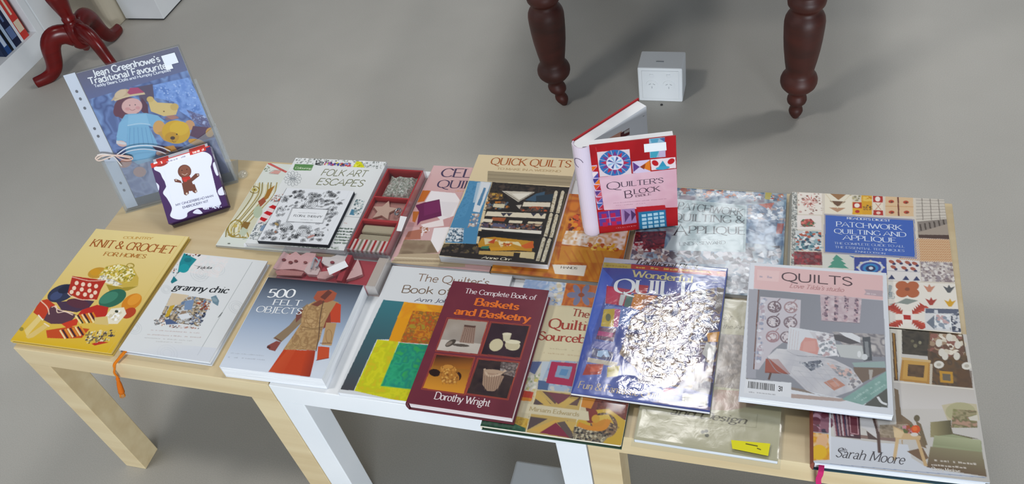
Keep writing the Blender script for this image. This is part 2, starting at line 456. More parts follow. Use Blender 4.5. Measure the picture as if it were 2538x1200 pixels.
class Art:
    """printed face of a cover; drawn in millimetres, or by picture points through the face's own plane"""
    S = 0.5

    def __init__(self, fr, bg='ffffff', cell=1.0):
        self.fr = fr; self.cell = cell
        self.S = cell / 2
        self.Wm, self.Hm = fr.W * 1000, fr.H * 1000
        self.nu, self.nv = int(round(self.Wm / cell)), int(round(self.Hm / cell))
        self.w, self.h = self.nu * 2 + 2, self.nv * 2 + 2
        self.sx, self.sy = self.Wm / (self.nu * 2), self.Hm / (self.nv * 2)
        self.a = np.tile(alb(bg), (self.h, self.w, 1)).astype(float)
        self.vec = []
        self.zo = None
        self.seed = 3
        self.lay = 0

    def z(self, x0, y0, s):
        self.zo = (x0, y0, s); return self

    def mm(self):
        self.zo = None; return self

    def P(self, pts):
        if self.zo is None:
            return [tuple(map(float, p)) for p in pts]
        x0, y0, s = self.zo
        return [self.fr.px(x0 + s * p[0], y0 + s * p[1]) for p in pts]

    def mask(self, mp):
        q = np.array(mp) / [self.sx, self.sy]
        x0, y0 = np.floor(q.min(0)).astype(int) - 1; x1, y1 = np.ceil(q.max(0)).astype(int) + 2
        x0, y0 = max(x0, 0), max(y0, 0); x1, y1 = min(x1, self.w), min(y1, self.h)
        if x1 <= x0 or y1 <= y0:
            return None
        X, Y = np.meshgrid(np.arange(x0, x1), np.arange(y0, y1))
        m = np.zeros(X.shape, bool)
        n = len(q)
        for i in range(n):
            ax, ay = q[i]; bx, by = q[(i + 1) % n]
            if ay == by:
                continue
            c = (ay > Y) != (by > Y)
            m ^= c & (X < (bx - ax) * (Y - ay) / (by - ay) + ax)
        return (slice(y0, y1), slice(x0, x1)), m

    def fill(self, col, mp, a=1.0):
        r = self.mask(mp)
        if r is None:
            return
        sl, m = r
        A = self.a[sl]
        A[m] = A[m] * (1 - a) + alb(col) * a

    def poly(self, col, pts, a=1.0):
        self.fill(col, self.P(pts), a); return self

    def rect(self, col, x0, y0, x1, y1, a=1.0):
        return self.poly(col, [(x0, y0), (x1, y0), (x1, y1), (x0, y1)], a)

    def ellp(self, cx, cy, rx, ry, rot=0, n=28):
        c, s = math.cos(math.radians(rot)), math.sin(math.radians(rot))
        return [(cx + rx * math.cos(t) * c - ry * math.sin(t) * s, cy + rx * math.cos(t) * s + ry * math.sin(t) * c)
                for t in np.linspace(0, 2 * math.pi, n, endpoint=False)]

    def ell(self, col, cx, cy, rx, ry=None, rot=0, a=1.0):
        return self.poly(col, self.ellp(cx, cy, rx, ry or rx, rot), a)

    def line(self, col, wmm, pts, a=1.0, smooth=False):
        if wmm < 1.0:
            a *= min(1.0, .25 + .75 * wmm); wmm = 1.0
        P = [np.array(p) for p in self.P(pts)]
        if smooth:
            P = catmull(P, 5)
        for p, q in zip(P[:-1], P[1:]):
            t = q - p; L = np.linalg.norm(t)
            if L < 1e-6:
                continue
            n = np.array([-t[1], t[0]]) / L * wmm / 2; e = t / L * wmm * .25
            self.fill(col, [p + n - e, q + n + e, q - n + e, p - n - e], a)
        return self

    def ring(self, col, wmm, cx, cy, rx, ry=None, rot=0, a=1.0):
        p = self.ellp(cx, cy, rx, ry or rx, rot)
        return self.line(col, wmm, p + [p[0]], a)

    def grad(self, pts, p0, c0, p1, c1, a=1.0):
        mp = self.P(pts); A0, A1 = [np.array(q) for q in self.P([p0, p1])]
        r = self.mask(mp)
        if r is None:
            return self
        sl, m = r
        X, Y = np.meshgrid(np.arange(sl[1].start, sl[1].stop) * self.sx, np.arange(sl[0].start, sl[0].stop) * self.sy)
        d = A1 - A0
        t = np.clip(((X - A0[0]) * d[0] + (Y - A0[1]) * d[1]) / (d @ d), 0, 1)[..., None]
        c = (lin_mix(c0, c1, t))
        A = self.a[sl]
        A[m] = A[m] * (1 - a) + c[m] * a
        return self

    def noise(self, pts, cols, cell=4.0, a=1.0, hard=False, stretch=(1, 1)):
        r = self.mask(self.P(pts))
        if r is None:
            return self
        sl, m = r
        self.seed += 1
        h, w = m.shape
        big = vnoise(int(h * stretch[1]) + 2, int(w * stretch[0]) + 2, cell / self.sx, self.seed) * .65 + vnoise(int(h * stretch[1]) + 2, int(w * stretch[0]) + 2, cell / self.sx / 2.3, self.seed + 50) * .35
        iy = (np.arange(h) * stretch[1]).astype(int); ix = (np.arange(w) * stretch[0]).astype(int)
        t = np.clip((big[iy][:, ix] - .22) / .56, 0, .9999) * (len(cols) - (0 if hard else 1))
        pal = np.array([alb(c) for c in cols] + [alb(cols[-1])])
        i = t.astype(int); f = 0 if hard else (t - i)[..., None]
        c = pal[i] * (1 - f) + pal[i + 1] * f
        A = self.a[sl]
        A[m] = A[m] * (1 - a) + c[m] * a
        return self

    def patch(self, pts, cols, n, size, a=1.0):
        return self.speck(pts, cols, n, size, a, 1.0, 4)

    def speck(self, pts, cols, n, size, a=1.0, asp=1.0, sides=0):
        mp = np.array(self.P(pts))
        r = self.mask(mp)
        if r is None:
            return self
        sl, m = r
        self.seed += 1
        rr = np.random.default_rng(self.seed)
        ys, xs = np.nonzero(m)
        if not len(ys):
            return self
        zo, self.zo = self.zo, None
        keep = self.a[sl].copy()
        for k in range(n):
            i = rr.integers(len(ys))
            x, y = (xs[i] + sl[1].start) * self.sx, (ys[i] + sl[0].start) * self.sy
            s = size * rr.uniform(.6, 1.4)
            c = cols[rr.integers(len(cols))]
            if sides:
                k = rr.integers(3, 5); a0 = rr.choice([0, .785, .4])
                self.poly(c, [(x + 1.3 * s * math.cos(a0 + 6.2832 * j / k), y + 1.3 * s * math.sin(a0 + 6.2832 * j / k)) for j in range(k)], a)
            else:
                self.ell(c, x, y, s * asp, s / asp, rr.uniform(0, 180), a)
        A = self.a[sl]
        A[~m] = keep[~m]
        self.zo = zo
        return self

    def vpoly(self, col, mp, h):
        self.vec.append((col, [tuple(p) for p in mp], h))

    def text(self, s, p0, p1, hmm, col, style='serif', w=1.5, w2=.55, slant=0.0, outline=None, squeeze=True):
        """lettering along the baseline p0 -> p1; hmm is the height of a capital"""
        A, B = [np.array(q) for q in self.P([p0, p1])]
        d = B - A; L = np.linalg.norm(d); e = d / L
        upv = np.array([e[1], -e[0]])
        gl = [glyph_quads(c, style, w, w2) for c in s]
        tot = sum(g[0] for g in gl)
        kx = L / tot; ky = hmm / 10
        self.lay += 1
        nq = 0
        for pas in ((1, 0) if outline else (0,)):
            x = 0.0
            for adv, qs in gl:
                if pas:
                    _, qs2 = adv, qs
                for q in qs:
                    pts = [A + e * ((x + p[0] + slant * p[1]) * kx) + upv * (p[1] * ky) for p in q]
                    if pas:
                        c = np.mean(pts, 0)
                        pts = [c + (p - c) * 1.0 + (p - c) / (np.linalg.norm(p - c) + 1e-9) * .45 for p in pts]
                    nq += 1
                    self.vpoly(outline if pas else col, pts, (.00012 if pas else .0002) + 4e-6 * (nq % 12))
                x += adv
        return self

    def blocktext(self, p0, p1, hmm, col, n=14, a=.8):
        """tiny line of print, too small to read"""
        A, B = [np.array(q) for q in self.P([p0, p1])]
        d = B - A; L = np.linalg.norm(d); e = d / L; u = np.array([e[1], -e[0]])
        rr = np.random.default_rng(int(abs(A[0] * 7 + A[1] * 13)) + n)
        x = 0
        while x < L:
            wd = rr.uniform(.6, 1.9) * hmm
            if rr.random() > .16:
                hh = hmm * rr.uniform(.55, 1.0)
                p = A + e * x
                q = A + e * min(x + wd * .75, L)
                self.fill(col, [p, q, q + u * hh, p + u * hh], a)
            x += wd
        return self

    def bars(self, p0, p1, hmm, col='101014'):
        A, B = [np.array(q) for q in self.P([p0, p1])]
        d = B - A; L = np.linalg.norm(d); e = d / L; u = np.array([e[1], -e[0]])
        rr = np.random.default_rng(5)
        x = 0
        while x < L:
            wd = rr.choice([.35, .6, .9])
            p = A + e * x; q = A + e * min(x + wd, L)
            self.vpoly(col, [p, q, q + u * hmm, p + u * hmm], .00012)
            x += wd + rr.choice([.4, .6, .9])
        return self

    def into(self, mb, mi=0, lift=.0001, bend=None):
        A = self.a[:self.nv * 2 + 2, :self.nu * 2 + 2]
        # average of the four samples round each grid point
        p = np.pad(A, ((1, 0), (1, 0), (0, 0)), mode='edge')
        s = (p[0:-1:2, 0:-1:2] + p[1::2, 0:-1:2][:p[0:-1:2].shape[0]] + p[0:-1:2, 1::2][:, :p[:, 0:-1:2].shape[1]] + p[1::2, 1::2]) / 4
        s = s[:self.nv + 1, :self.nu + 1]
        us = np.linspace(0, self.Wm, self.nu + 1); vs = np.linspace(0, self.Hm, self.nv + 1)
        U, V = np.meshgrid(us, vs)
        fr = self.fr
        X = fr.O + U[..., None] / 1000 * fr.ex + V[..., None] / 1000 * fr.ey + fr.n * lift
        if bend is not None:
            X = X + fr.n * bend(U, V)[..., None]
        w = self.nu + 1
        J, I = np.meshgrid(np.arange(self.nv), np.arange(self.nu), indexing='ij')
        base = (J * w + I).ravel()
        F = np.stack([base, base + w, base + w + 1, base + 1], 1)
        mb.add(X.reshape(-1, 3), F.tolist(), s.reshape(-1, 3), mi, bend is not None)
        for col, mp, h in self.vec:
            b = [0 if bend is None else float(bend(np.array(q[0]), np.array(q[1]))) for q in mp]
            pts = [fr.at(q[0], q[1], lift + h + bb) for q, bb in zip(mp, b)]
            n = np.cross(pts[1] - pts[0], pts[2] - pts[0])
            if n @ fr.n < 0:
                pts = pts[::-1]
            mb.add(pts, [tuple(range(len(pts)))], col, mi)


def lin_mix(c0, c1, t):
    return alb(c0) * (1 - t) + alb(c1) * t

# ---------------------------------------------------------------- setting
def floor_material():
    m, nt, b, N, L = nodes('grey_vinyl_floor')
    t = N('ShaderNodeTexCoord')
    n1 = N('ShaderNodeTexNoise'); n1.inputs['Scale'].default_value = 3.0; n1.inputs['Detail'].default_value = 5
    n2 = N('ShaderNodeTexNoise'); n2.inputs['Scale'].default_value = 420; n2.inputs['Detail'].default_value = 2
    r = N('ShaderNodeValToRGB')
    r.color_ramp.elements[0].position = .3; r.color_ramp.elements[1].position = .7
    r.color_ramp.elements[0].color = (*alb('b1aea7'), 1); r.color_ramp.elements[1].color = (*alb('b8b5ae'), 1)
    mx = N('ShaderNodeMixRGB'); mx.blend_type = 'OVERLAY'; mx.inputs[0].default_value = .2
    L(t.outputs['Object'], n1.inputs['Vector']); L(t.outputs['Object'], n2.inputs['Vector'])
    L(n1.outputs['Fac'], r.inputs['Fac']); L(r.outputs['Color'], mx.inputs[1]); L(n2.outputs['Fac'], mx.inputs[2])
    L(mx.outputs['Color'], b.inputs['Base Color'])
    b.inputs['Roughness'].default_value = .55
    b.inputs['Specular IOR Level'].default_value = .35
    return m


mb = MB()
mb.box((-4.5, -4.0, -0.05), (6.0, 5.5, 0.0))
obj('floor', mb, floor_material(), kind='structure')

m_wall = mat_noise('white_wall_paint', 'd9dadb', 'e2e3e4', (2, 2, 2), .7)
mb = MB(); mb.box((-1.86, -4.0, 0.0), (-1.80, 5.5, 2.8)); obj('wall_left', mb, m_wall, kind='structure')
mb = MB(); mb.box((-1.80, 5.4, 0.0), (6.0, 5.5, 2.8)); obj('wall_back', mb, m_wall, kind='structure')

# row of three square tables, 55 cm wide, 45 cm high
TH = 0.45


def side_table(x0, mat, label, lw=.05):
    t = thing('side_table', label, 'table', (x0 + .275, .275, 0), 0, 'square side tables pushed together in a row')
    g = .0008
    m = MB(); m.box((x0 + g, 0, TH - .05), (x0 + .55 - g, .55, TH))
    obj('tabletop', m, mat, t, bevel=.0015)
    for ix in (0, 1):
        for iy in (0, 1):
            a = x0 + g if ix == 0 else x0 + .55 - g - lw
            b = 0 if iy == 0 else .55 - lw
            m = MB(); m.box((a, b + .0004, 0), (a + lw, b + lw - .0004, TH - .05))
            obj('leg', m, mat, t, bevel=.0015)
    return t


side_table(0.0, BIRCH, 'pale birch side table at left end of the row, under the yellow knitting book', .053)
side_table(.5505, WHITEL, 'white lacquered side table in the middle of the row of three')
side_table(1.101, BIRCH, 'pale birch side table at right end of the row, under the pink quilts book')

# dark table on turned legs behind
PROF = [(0, .008), (.008, .013), (.016, .017), (.024, .019), (.032, .0175), (.04, .0145), (.048, .019), (.055, .0245), (.062, .0262), (.07, .0255), (.078, .0222), (.086, .0205),
        (.094, .028), (.102, .0375), (.112, .0452), (.122, .0482), (.132, .0482), (.142, .045), (.15, .039), (.157, .0358), (.17, .0375), (.19, .041), (.228, .0462), (.26, .0490), (.29, .0505), (.31, .0508), (.322, .049), (.33, .0455), (.338, .0405), (.345, .0358), (.350, .0365),
        (.355, .0415), (.362, .046), (.372, .0475), (.382, .045), (.388, .040), (.394, .039), (.41, .043), (.44, .045), (.50, .044), (.54, .040), (.55, .036), (.556, .042), (.566, .044), (.576, .040), (.58, .036)]
tb = thing('turned_leg_table', 'dark brown wooden table on turned bulbous legs behind the book tables', 'table', (1.05, 1.69, 0))


def turned_leg(x, y, bend):
    m = MB()
    m.lathe(PROF, (x, y, 0))
    v = m.v[0]
    for arr in m.v:
        k = np.clip((.075 - arr[:, 2]) / .075, 0, 1)
        arr[:, 0] += bend * k
    m.box((x - .04, y - .04, .58), (x + .04, y + .04, .735))
    obj('leg', m, DARKW, tb)


turned_leg(.709, 1.35, .018)
turned_leg(1.393, 1.33, 0)
turned_leg(.709, 2.06, .0)
turned_leg(1.393, 2.06, 0)
m = MB()
for lo, hi in (((.745, 1.335, .62), (1.357, 1.355, .735)), ((.745, 2.035, .62), (1.357, 2.055, .735)), ((.70, 1.386, .62), (.72, 2.024, .735)), ((1.382, 1.366, .62), (1.402, 2.024, .735))):
    m.box(lo, hi)
obj('apron', m, DARKW, tb)
m = MB(); m.box((.64, 1.27, .735), (1.46, 2.13, .76)); obj('tabletop', m, DARKW, tb, bevel=.004)

# white socket boxes standing on the floor
def socket_box(x0, x1, y0, y1, h, label):
    t = thing('floor_socket_box', label, 'socket box', ((x0 + x1) / 2, (y0 + y1) / 2, 0))
    m = MB(); m.box((x0, y0, 0), (x1, y1, h)); obj('housing', m, CASEW, t, bevel=.004, seg=3)
    m = MB(); m.box((x0 + .012, y0 - .0022, .012), (x1 - .010, y0, h - .008)); obj('face_plate', m, CASEW, t, bevel=.001)
    pins = mat_noise('grey_slot', '9aa0a6', 'a4aab0', (9, 9, 9), .6)
    for k in (0, 1):
        cx = x0 + (x1 - x0) * (.32 + .38 * k); cz = h * .52
        m = MB()
        ring = [(cx + .017 * math.cos(a), cz + .017 * math.sin(a)) for a in np.linspace(0, 2 * math.pi, 24, endpoint=False)]
        m.prism(ring, 0, .0012, 'e6eaee', 0, lambda p: (p[0], y0 - .0022 - p[2], p[1]))
        s = obj('socket', m, CASEW, t)
        m = MB()
        for ax, az, ang in ((-.006, .003, 30), (.006, .003, -30), (0, -.008, 90)):
            c, sn = math.cos(math.radians(ang)), math.sin(math.radians(ang))
            q = [(-.0035, -.0008), (.0035, -.0008), (.0035, .0008), (-.0035, .0008)]
            q = [(cx + ax + a * c - b * sn, cz + az + a * sn + b * c) for a, b in q]
            m.prism(q, 0, .0003, None, 0, lambda p: (p[0], y0 - .0034 - p[2], p[1]))
        obj('pin_slots', m, pins, s)
        m = MB(); m.box((cx - .005, y0 - .0046, h * .78), (cx + .005, y0 - .0022, h * .78 + .008)); obj('switch', m, CASEW, t)
    m = MB(); m.box((x0 + .05, y0 + .03, h), (x0 + .072, y0 + .036, h + .0006)); obj('lid_catch', m, pins, t)
    return t


socket_box(.949, 1.077, 1.378, 1.463, .118, 'white floor socket box standing alone between the two dark turned legs')
socket_box(.914, 1.044, -.01, .105, .118, 'white floor socket box in the shade under the middle table')
m = MB(); m.lathe([(0, .004), (.0015, .004), (.0025, .002)], (1.018, 1.362, 0), '222224', 0, 12)
obj('rubber_stud', m, mat_noise('black_rubber', '202022', '2c2c2e', (9, 9, 9), .7), None, label='tiny dark stud on the floor just in front of the white socket box', category='stud')

# white bookcase at the far left
bc = thing('bookcase', 'white painted bookcase at far left with books on its bottom shelf', 'bookcase', (-1.56, 1.45, 0))
FX = -1.372
m = MB(); m.box((-1.75, .75, 0), (FX, 1.56, .088)); obj('bottom_shelf', m, CASEW, bc, bevel=.001)
m = MB(); m.box((-1.765, .75, 0), (-1.75, 2.3, 1.2)); obj('back_panel', m, CASEW, bc)
m = MB(); m.box((-1.75, .73, 0), (FX, .75, 1.2)); obj('side_panel', m, CASEW, bc)
m = MB(); m.box((-1.75, 1.56, 0), (FX, 1.592, 1.2)); obj('upright', m, CASEW, bc, bevel=.001)
m = MB(); m.box((-1.75, 1.592, 0), (FX - .002, 2.3, 1.2)); obj('cupboard', m, CASEW, bc)
m = MB(); m.box((FX - .002, 1.598, .02), (FX + .001, 2.29, 1.19)); obj('door', m, CASEW, bc, bevel=.001)
m = MB(); m.box((-1.75, .75, .52), (FX, 1.56, .54)); obj('shelf', m, CASEW, bc)
m = MB(); m.box((-1.77, .73, 1.2), (FX + .01, 2.3, 1.225)); obj('top_panel', m, CASEW, bc)
SHELF = [(1.504, 1.537, 'c23a33', .285, 'tall red book at right end of the bookcase shelf', 'd9c8b0'),
         (1.4915, 1.5035, 'd8dce2', .27, 'thin white book between the red and navy books on the shelf', None),
         (1.4575, 1.491, '1d2440', .28, 'thick navy book third from right on the bookcase shelf', '5a6f9a'),
         (1.4445, 1.457, 'a9bed6', .262, 'thin pale blue book beside the thick navy one on the shelf', None),
         (1.4325, 1.444, '10151c', .275, 'thin black book beside the pale blue one on the shelf', None),
         (1.4105, 1.432, '23467e', .27, 'bright blue book left of the thin black one on the shelf', 'b8c8dc'),
         (1.397, 1.410, '1b2b4a', .26, 'dark blue book at the left picture edge on the shelf', None)]
for y0, y1, c, h, lab, band in SHELF:
    t = thing('shelved_book', lab, 'book', (-1.48, (y0 + y1) / 2, .0885), 0, 'books standing on the bookcase shelf')
    m = MB(); m.box((-1.585, y0 + .0012, .0885), (-1.392, y1 - .0012, .0885 + h - .004)); obj('page_block', m, PAGES, t)
    m = MB()
    m.box((-1.588, y0, .0885), (-1.39, y0 + .001, .0885 + h), c); m.box((-1.588, y1 - .001, .0885), (-1.39, y1, .0885 + h), c)
    m.box((-1.3915, y0, .0885), (-1.388, y1, .0885 + h), c)
    if band:
        m.box((-1.388, y0 + .003, .0885 + .03), (-1.3876, y1 - .003, .0885 + .075), band)
        m.box((-1.388, y0 + (y1 - y0) * .35, .0885 + .10), (-1.3876, y0 + (y1 - y0) * .6, .0885 + .22), band)
    obj('cover', m, PRINT, t)

# white plinth and cream box beside the bookcase
t = thing('display_plinth', 'tall white display plinth on the floor behind the red tripod table', 'plinth', (-1.057, 1.93, 0))
m = MB(); m.box((-1.142, 1.782, 0), (-.974, 2.09, .008), '3c3e40'); obj('shadow_gap_base', m, PLAIN, t)  # dark colour stands in for the shadow gap under the plinth
m = MB(); m.box((-1.147, 1.776, .008), (-.968, 2.095, .95)); obj('body', m, CASEW, t, bevel=.0015)
m = MB()
R0 = .045
cx0, cx1, cy0, cy1 = -1.35, -1.154, 1.70, 1.90
q = []
for (cx, cy, a0) in ((cx1 - R0, cy0 + R0, -90), (cx1 - R0, cy1 - R0, 0), (cx0 + R0, cy1 - R0, 90), (cx0 + R0, cy0 + R0, 180)):
    for k in range(7):
        a = math.radians(a0 + 15 * k); q.append((cx + R0 * math.cos(a), cy + R0 * math.sin(a)))
t = thing('storage_bin', 'cream rounded bin on the floor between bookcase and white plinth', 'bin', (-1.25, 1.80, 0))
m.prism(q, 0, .235); obj('body', m, CREAM, t, bevel=.004)
m = MB(); m.prism([((x + 1.252) * 1.03 - 1.252, (y - 1.8) * 1.03 + 1.8) for x, y in q], .235, .25, 'b7a98c'); obj('lid', m, PLAIN, t, bevel=.003)

# mahogany tripod table
HC = np.array([-1.088, 1.478])
tp = thing('tripod_table', 'glossy red mahogany pedestal table on three curved legs by the bookcase', 'table', (HC[0], HC[1], 0))
m = MB()
m.lathe([(.068, .004), (.074, .012), (.082, .015), (.088, .024), (.10, .034), (.135, .038), (.165, .037), (.185, .031), (.192, .022), (.198, .025), (.206, .025), (.212, .021), (.222, .023), (.25, .029), (.285, .036), (.30, .037), (.312, .033), (.322, .027), (.34, .022), (.42, .02), (.55, .018), (.66, .022)], (HC[0], HC[1], 0), None, 0, 32)
obj('pedestal', m, MAHOG, tp)
LEGP = [(.012, .128), (.035, .150), (.062, .158), (.086, .150), (.104, .128), (.114, .102), (.122, .074), (.134, .048), (.152, .030), (.176, .021), (.200, .018), (.219, .0175)]
for fx, fy in ((-1.258, 1.341), (-1.121, 1.694), (-.884, 1.399)):
    d = np.array([fx, fy]) - HC; d /= np.linalg.norm(d)
    pts = catmull([(HC[0] + d[0] * r, HC[1] + d[1] * r, z) for r, z in LEGP], 3)
    m = MB()
    n = len(pts)
    rad = [np.interp(i / n, [0, .2, .45, .7, .93, 1], [.036, .038, .031, .025, .022, .020]) for i in range(n)]
    m.tube(pts, rad, None, 0, 16, .66)
    obj('leg', m, MAHOG, tp)
m = MB(); m.lathe([(.66, .03), (.672, .20), (.678, .25), (.69, .25), (.695, .243)], (HC[0], HC[1], 0), None, 0, 48); obj('tabletop', m, MAHOG, tp)

# ---------------------------------------------------------------- books lying on the tables
def flat_frame(cx, cy, rot, W, H, z):
    r = math.radians(rot)
    ex = np.array([math.cos(r), math.sin(r), 0]); ey = np.array([math.sin(r), -math.cos(r), 0])
    return Frame(np.array([cx, cy, z]) - ex * W / 2 - ey * H / 2, ex, ey, W, H)


BOOKS = {}


def book(name, label, cx, cy, rot, W, H, z0, z1, kind, bg, draw, edge=None, back=None, spine=None, pages=None,
         mat=None, cell=1.0, cat='book', group=None, bulge=.003):
    z0 = max(z0, TH + .0003)
    t = thing(name, label, cat, (cx, cy, z0), math.radians(rot), group)
    fr = flat_frame(cx, cy, rot, W, H, z1)
    A = Art(fr, bg, cell)
    draw(A)
    edge = edge or bg
    mat = mat or PRINT
    B = fr.O + fr.ey * H

    def L(p):
        q = B + fr.ex * p[0] - fr.ey * p[1]
        return (q[0], q[1], p[2])
    hard = kind == 'hard'
    tk = .0025 if hard else .0007
    ins = .003 if hard else .0004
    m = MB(); m.box((.0025 if hard else .0003, ins, z0 + tk), (W - ins, H - ins, z1 - tk), None, 0, L)
    obj('page_block', m, pages or PAGES, t)
    m = MB(); m.box((0, 0, z0), (W, H, z0 + tk), back or edge, 0, L)
    obj('back_cover', m, mat, t)
    m = MB(); m.box((0, 0, z1 - tk), (W, H, z1 - .00005), edge, 0, L)
    A.into(m)
    fc = obj('front_cover', m, mat, t)
    m = MB()
    if hard:
        n = 10
        prof = [(.0012, z0)] + [(-bulge * math.sin(math.pi * k / n), z0 + (z1 - z0) * k / n) for k in range(n + 1)] + [(.0012, z1)]
    else:
        prof = [(0, z0), (-.0008, z0), (-.0008, z1), (0, z1)]
    # outline in (a, z), swept along the height of the book
    pts = prof[::-1]
    n = len(pts)
    v = [L((p[0], 0, p[1])) for p in pts] + [L((p[0], H, p[1])) for p in pts]
    f = [tuple(range(n)), tuple(range(2 * n - 1, n - 1, -1))] + [(i, n + i, n + (i + 1) % n, (i + 1) % n) for i in range(n)]
    m.add(v, f, spine or edge)
    obj('spine', m, mat, t)
    BOOKS[name + str(len(BOOKS))] = (t, fr)
    return t, fr, fc


def ribbon(name, parent, pts, w, col, wdir=(1, 0, 0), mat=None, **kw):
    """flat woven ribbon along pts"""
    P = catmull(pts, 6); d = np.array(wdir, float) * w / 2; th = .0004
    m = MB()
    v = []
    n = len(P)
    for i, p in enumerate(P):
        t = P[min(i + 1, n - 1)] - P[max(i - 1, 0)]
        nn = np.cross(t, d); nn = nn / (np.linalg.norm(nn) + 1e-9) * th
        v += [p - d - nn, p + d - nn, p + d + nn, p - d + nn]
    f = []
    for i in range(n - 1):
        for k in range(4):
            k2 = (k + 1) % 4
            f.append((i * 4 + k, i * 4 + k2, i * 4 + 4 + k2, i * 4 + 4 + k))
    f += [(3, 2, 1, 0), tuple(range(4 * n - 4, 4 * n))]
    m.add(v, f, col)
    return obj(name, m, mat or CLOTH, parent, **kw)


def sleeve(name, parent, fr, m0, lift, mat, amp=.0004, cell=.004, crump=None, seed=5, facets=False):
    """loose clear film lying over a cover, with a margin m0=(left, top, right, bottom) in metres"""
    nu, nv = int((fr.W + m0[0] + m0[2]) / cell), int((fr.H + m0[1] + m0[3]) / cell)
    ns = [vnoise(nv + 2, nu + 2, c / cell / 1000, seed + i) for i, c in enumerate((30, 12, 5))]
    rr = np.random.default_rng(seed)
    co = rr.normal(size=(nv // 3 + 3, nu // 3 + 3)); fi = rr.normal(size=(nv + 2, nu + 2))
    m = MB()

    def fn(u, v):
        a = -m0[0] + u * (fr.W + m0[0] + m0[2]); b = -m0[1] + v * (fr.H + m0[1] + m0[3])
        i, j = int(u * nu), int(v * nv)
        h = lift + amp * ns[0][j, i] + amp * .5 * abs(ns[1][j, i] - .5)
        if crump is not None:
            k = crump(a * 1000, b * 1000)
            J, I = j / 3, i / 3; j0, i0 = int(J), int(I); fy, fx = J - j0, I - i0
            big = (co[j0, i0] * (1 - fx) + co[j0, i0 + 1] * fx) * (1 - fy) + (co[j0 + 1, i0] * (1 - fx) + co[j0 + 1, i0 + 1] * fx) * fy
            h += min(k, .3) * (.0003 + .00012 * big)
        e = max(-a, a - fr.W, b - fr.H, -b, 0)
        h -= min(e * .35, lift + .002)
        return fr.O + fr.ex * a + fr.ey * b + fr.n * h
    m.grid(fn, nu, nv, None, 0, True)
    if facets:
        for j in range(nv + 1):
            for i in range(nu + 1):
                k = crump((-m0[0] + i / nu * (fr.W + m0[0] + m0[2])) * 1000, (-m0[1] + j / nv * (fr.H + m0[1] + m0[3])) * 1000)
                m.c[0][j * (nu + 1) + i] = k
    return obj(name, m, mat, parent)


def Q4(a, b, c, d):
    return [a, b, c, d]


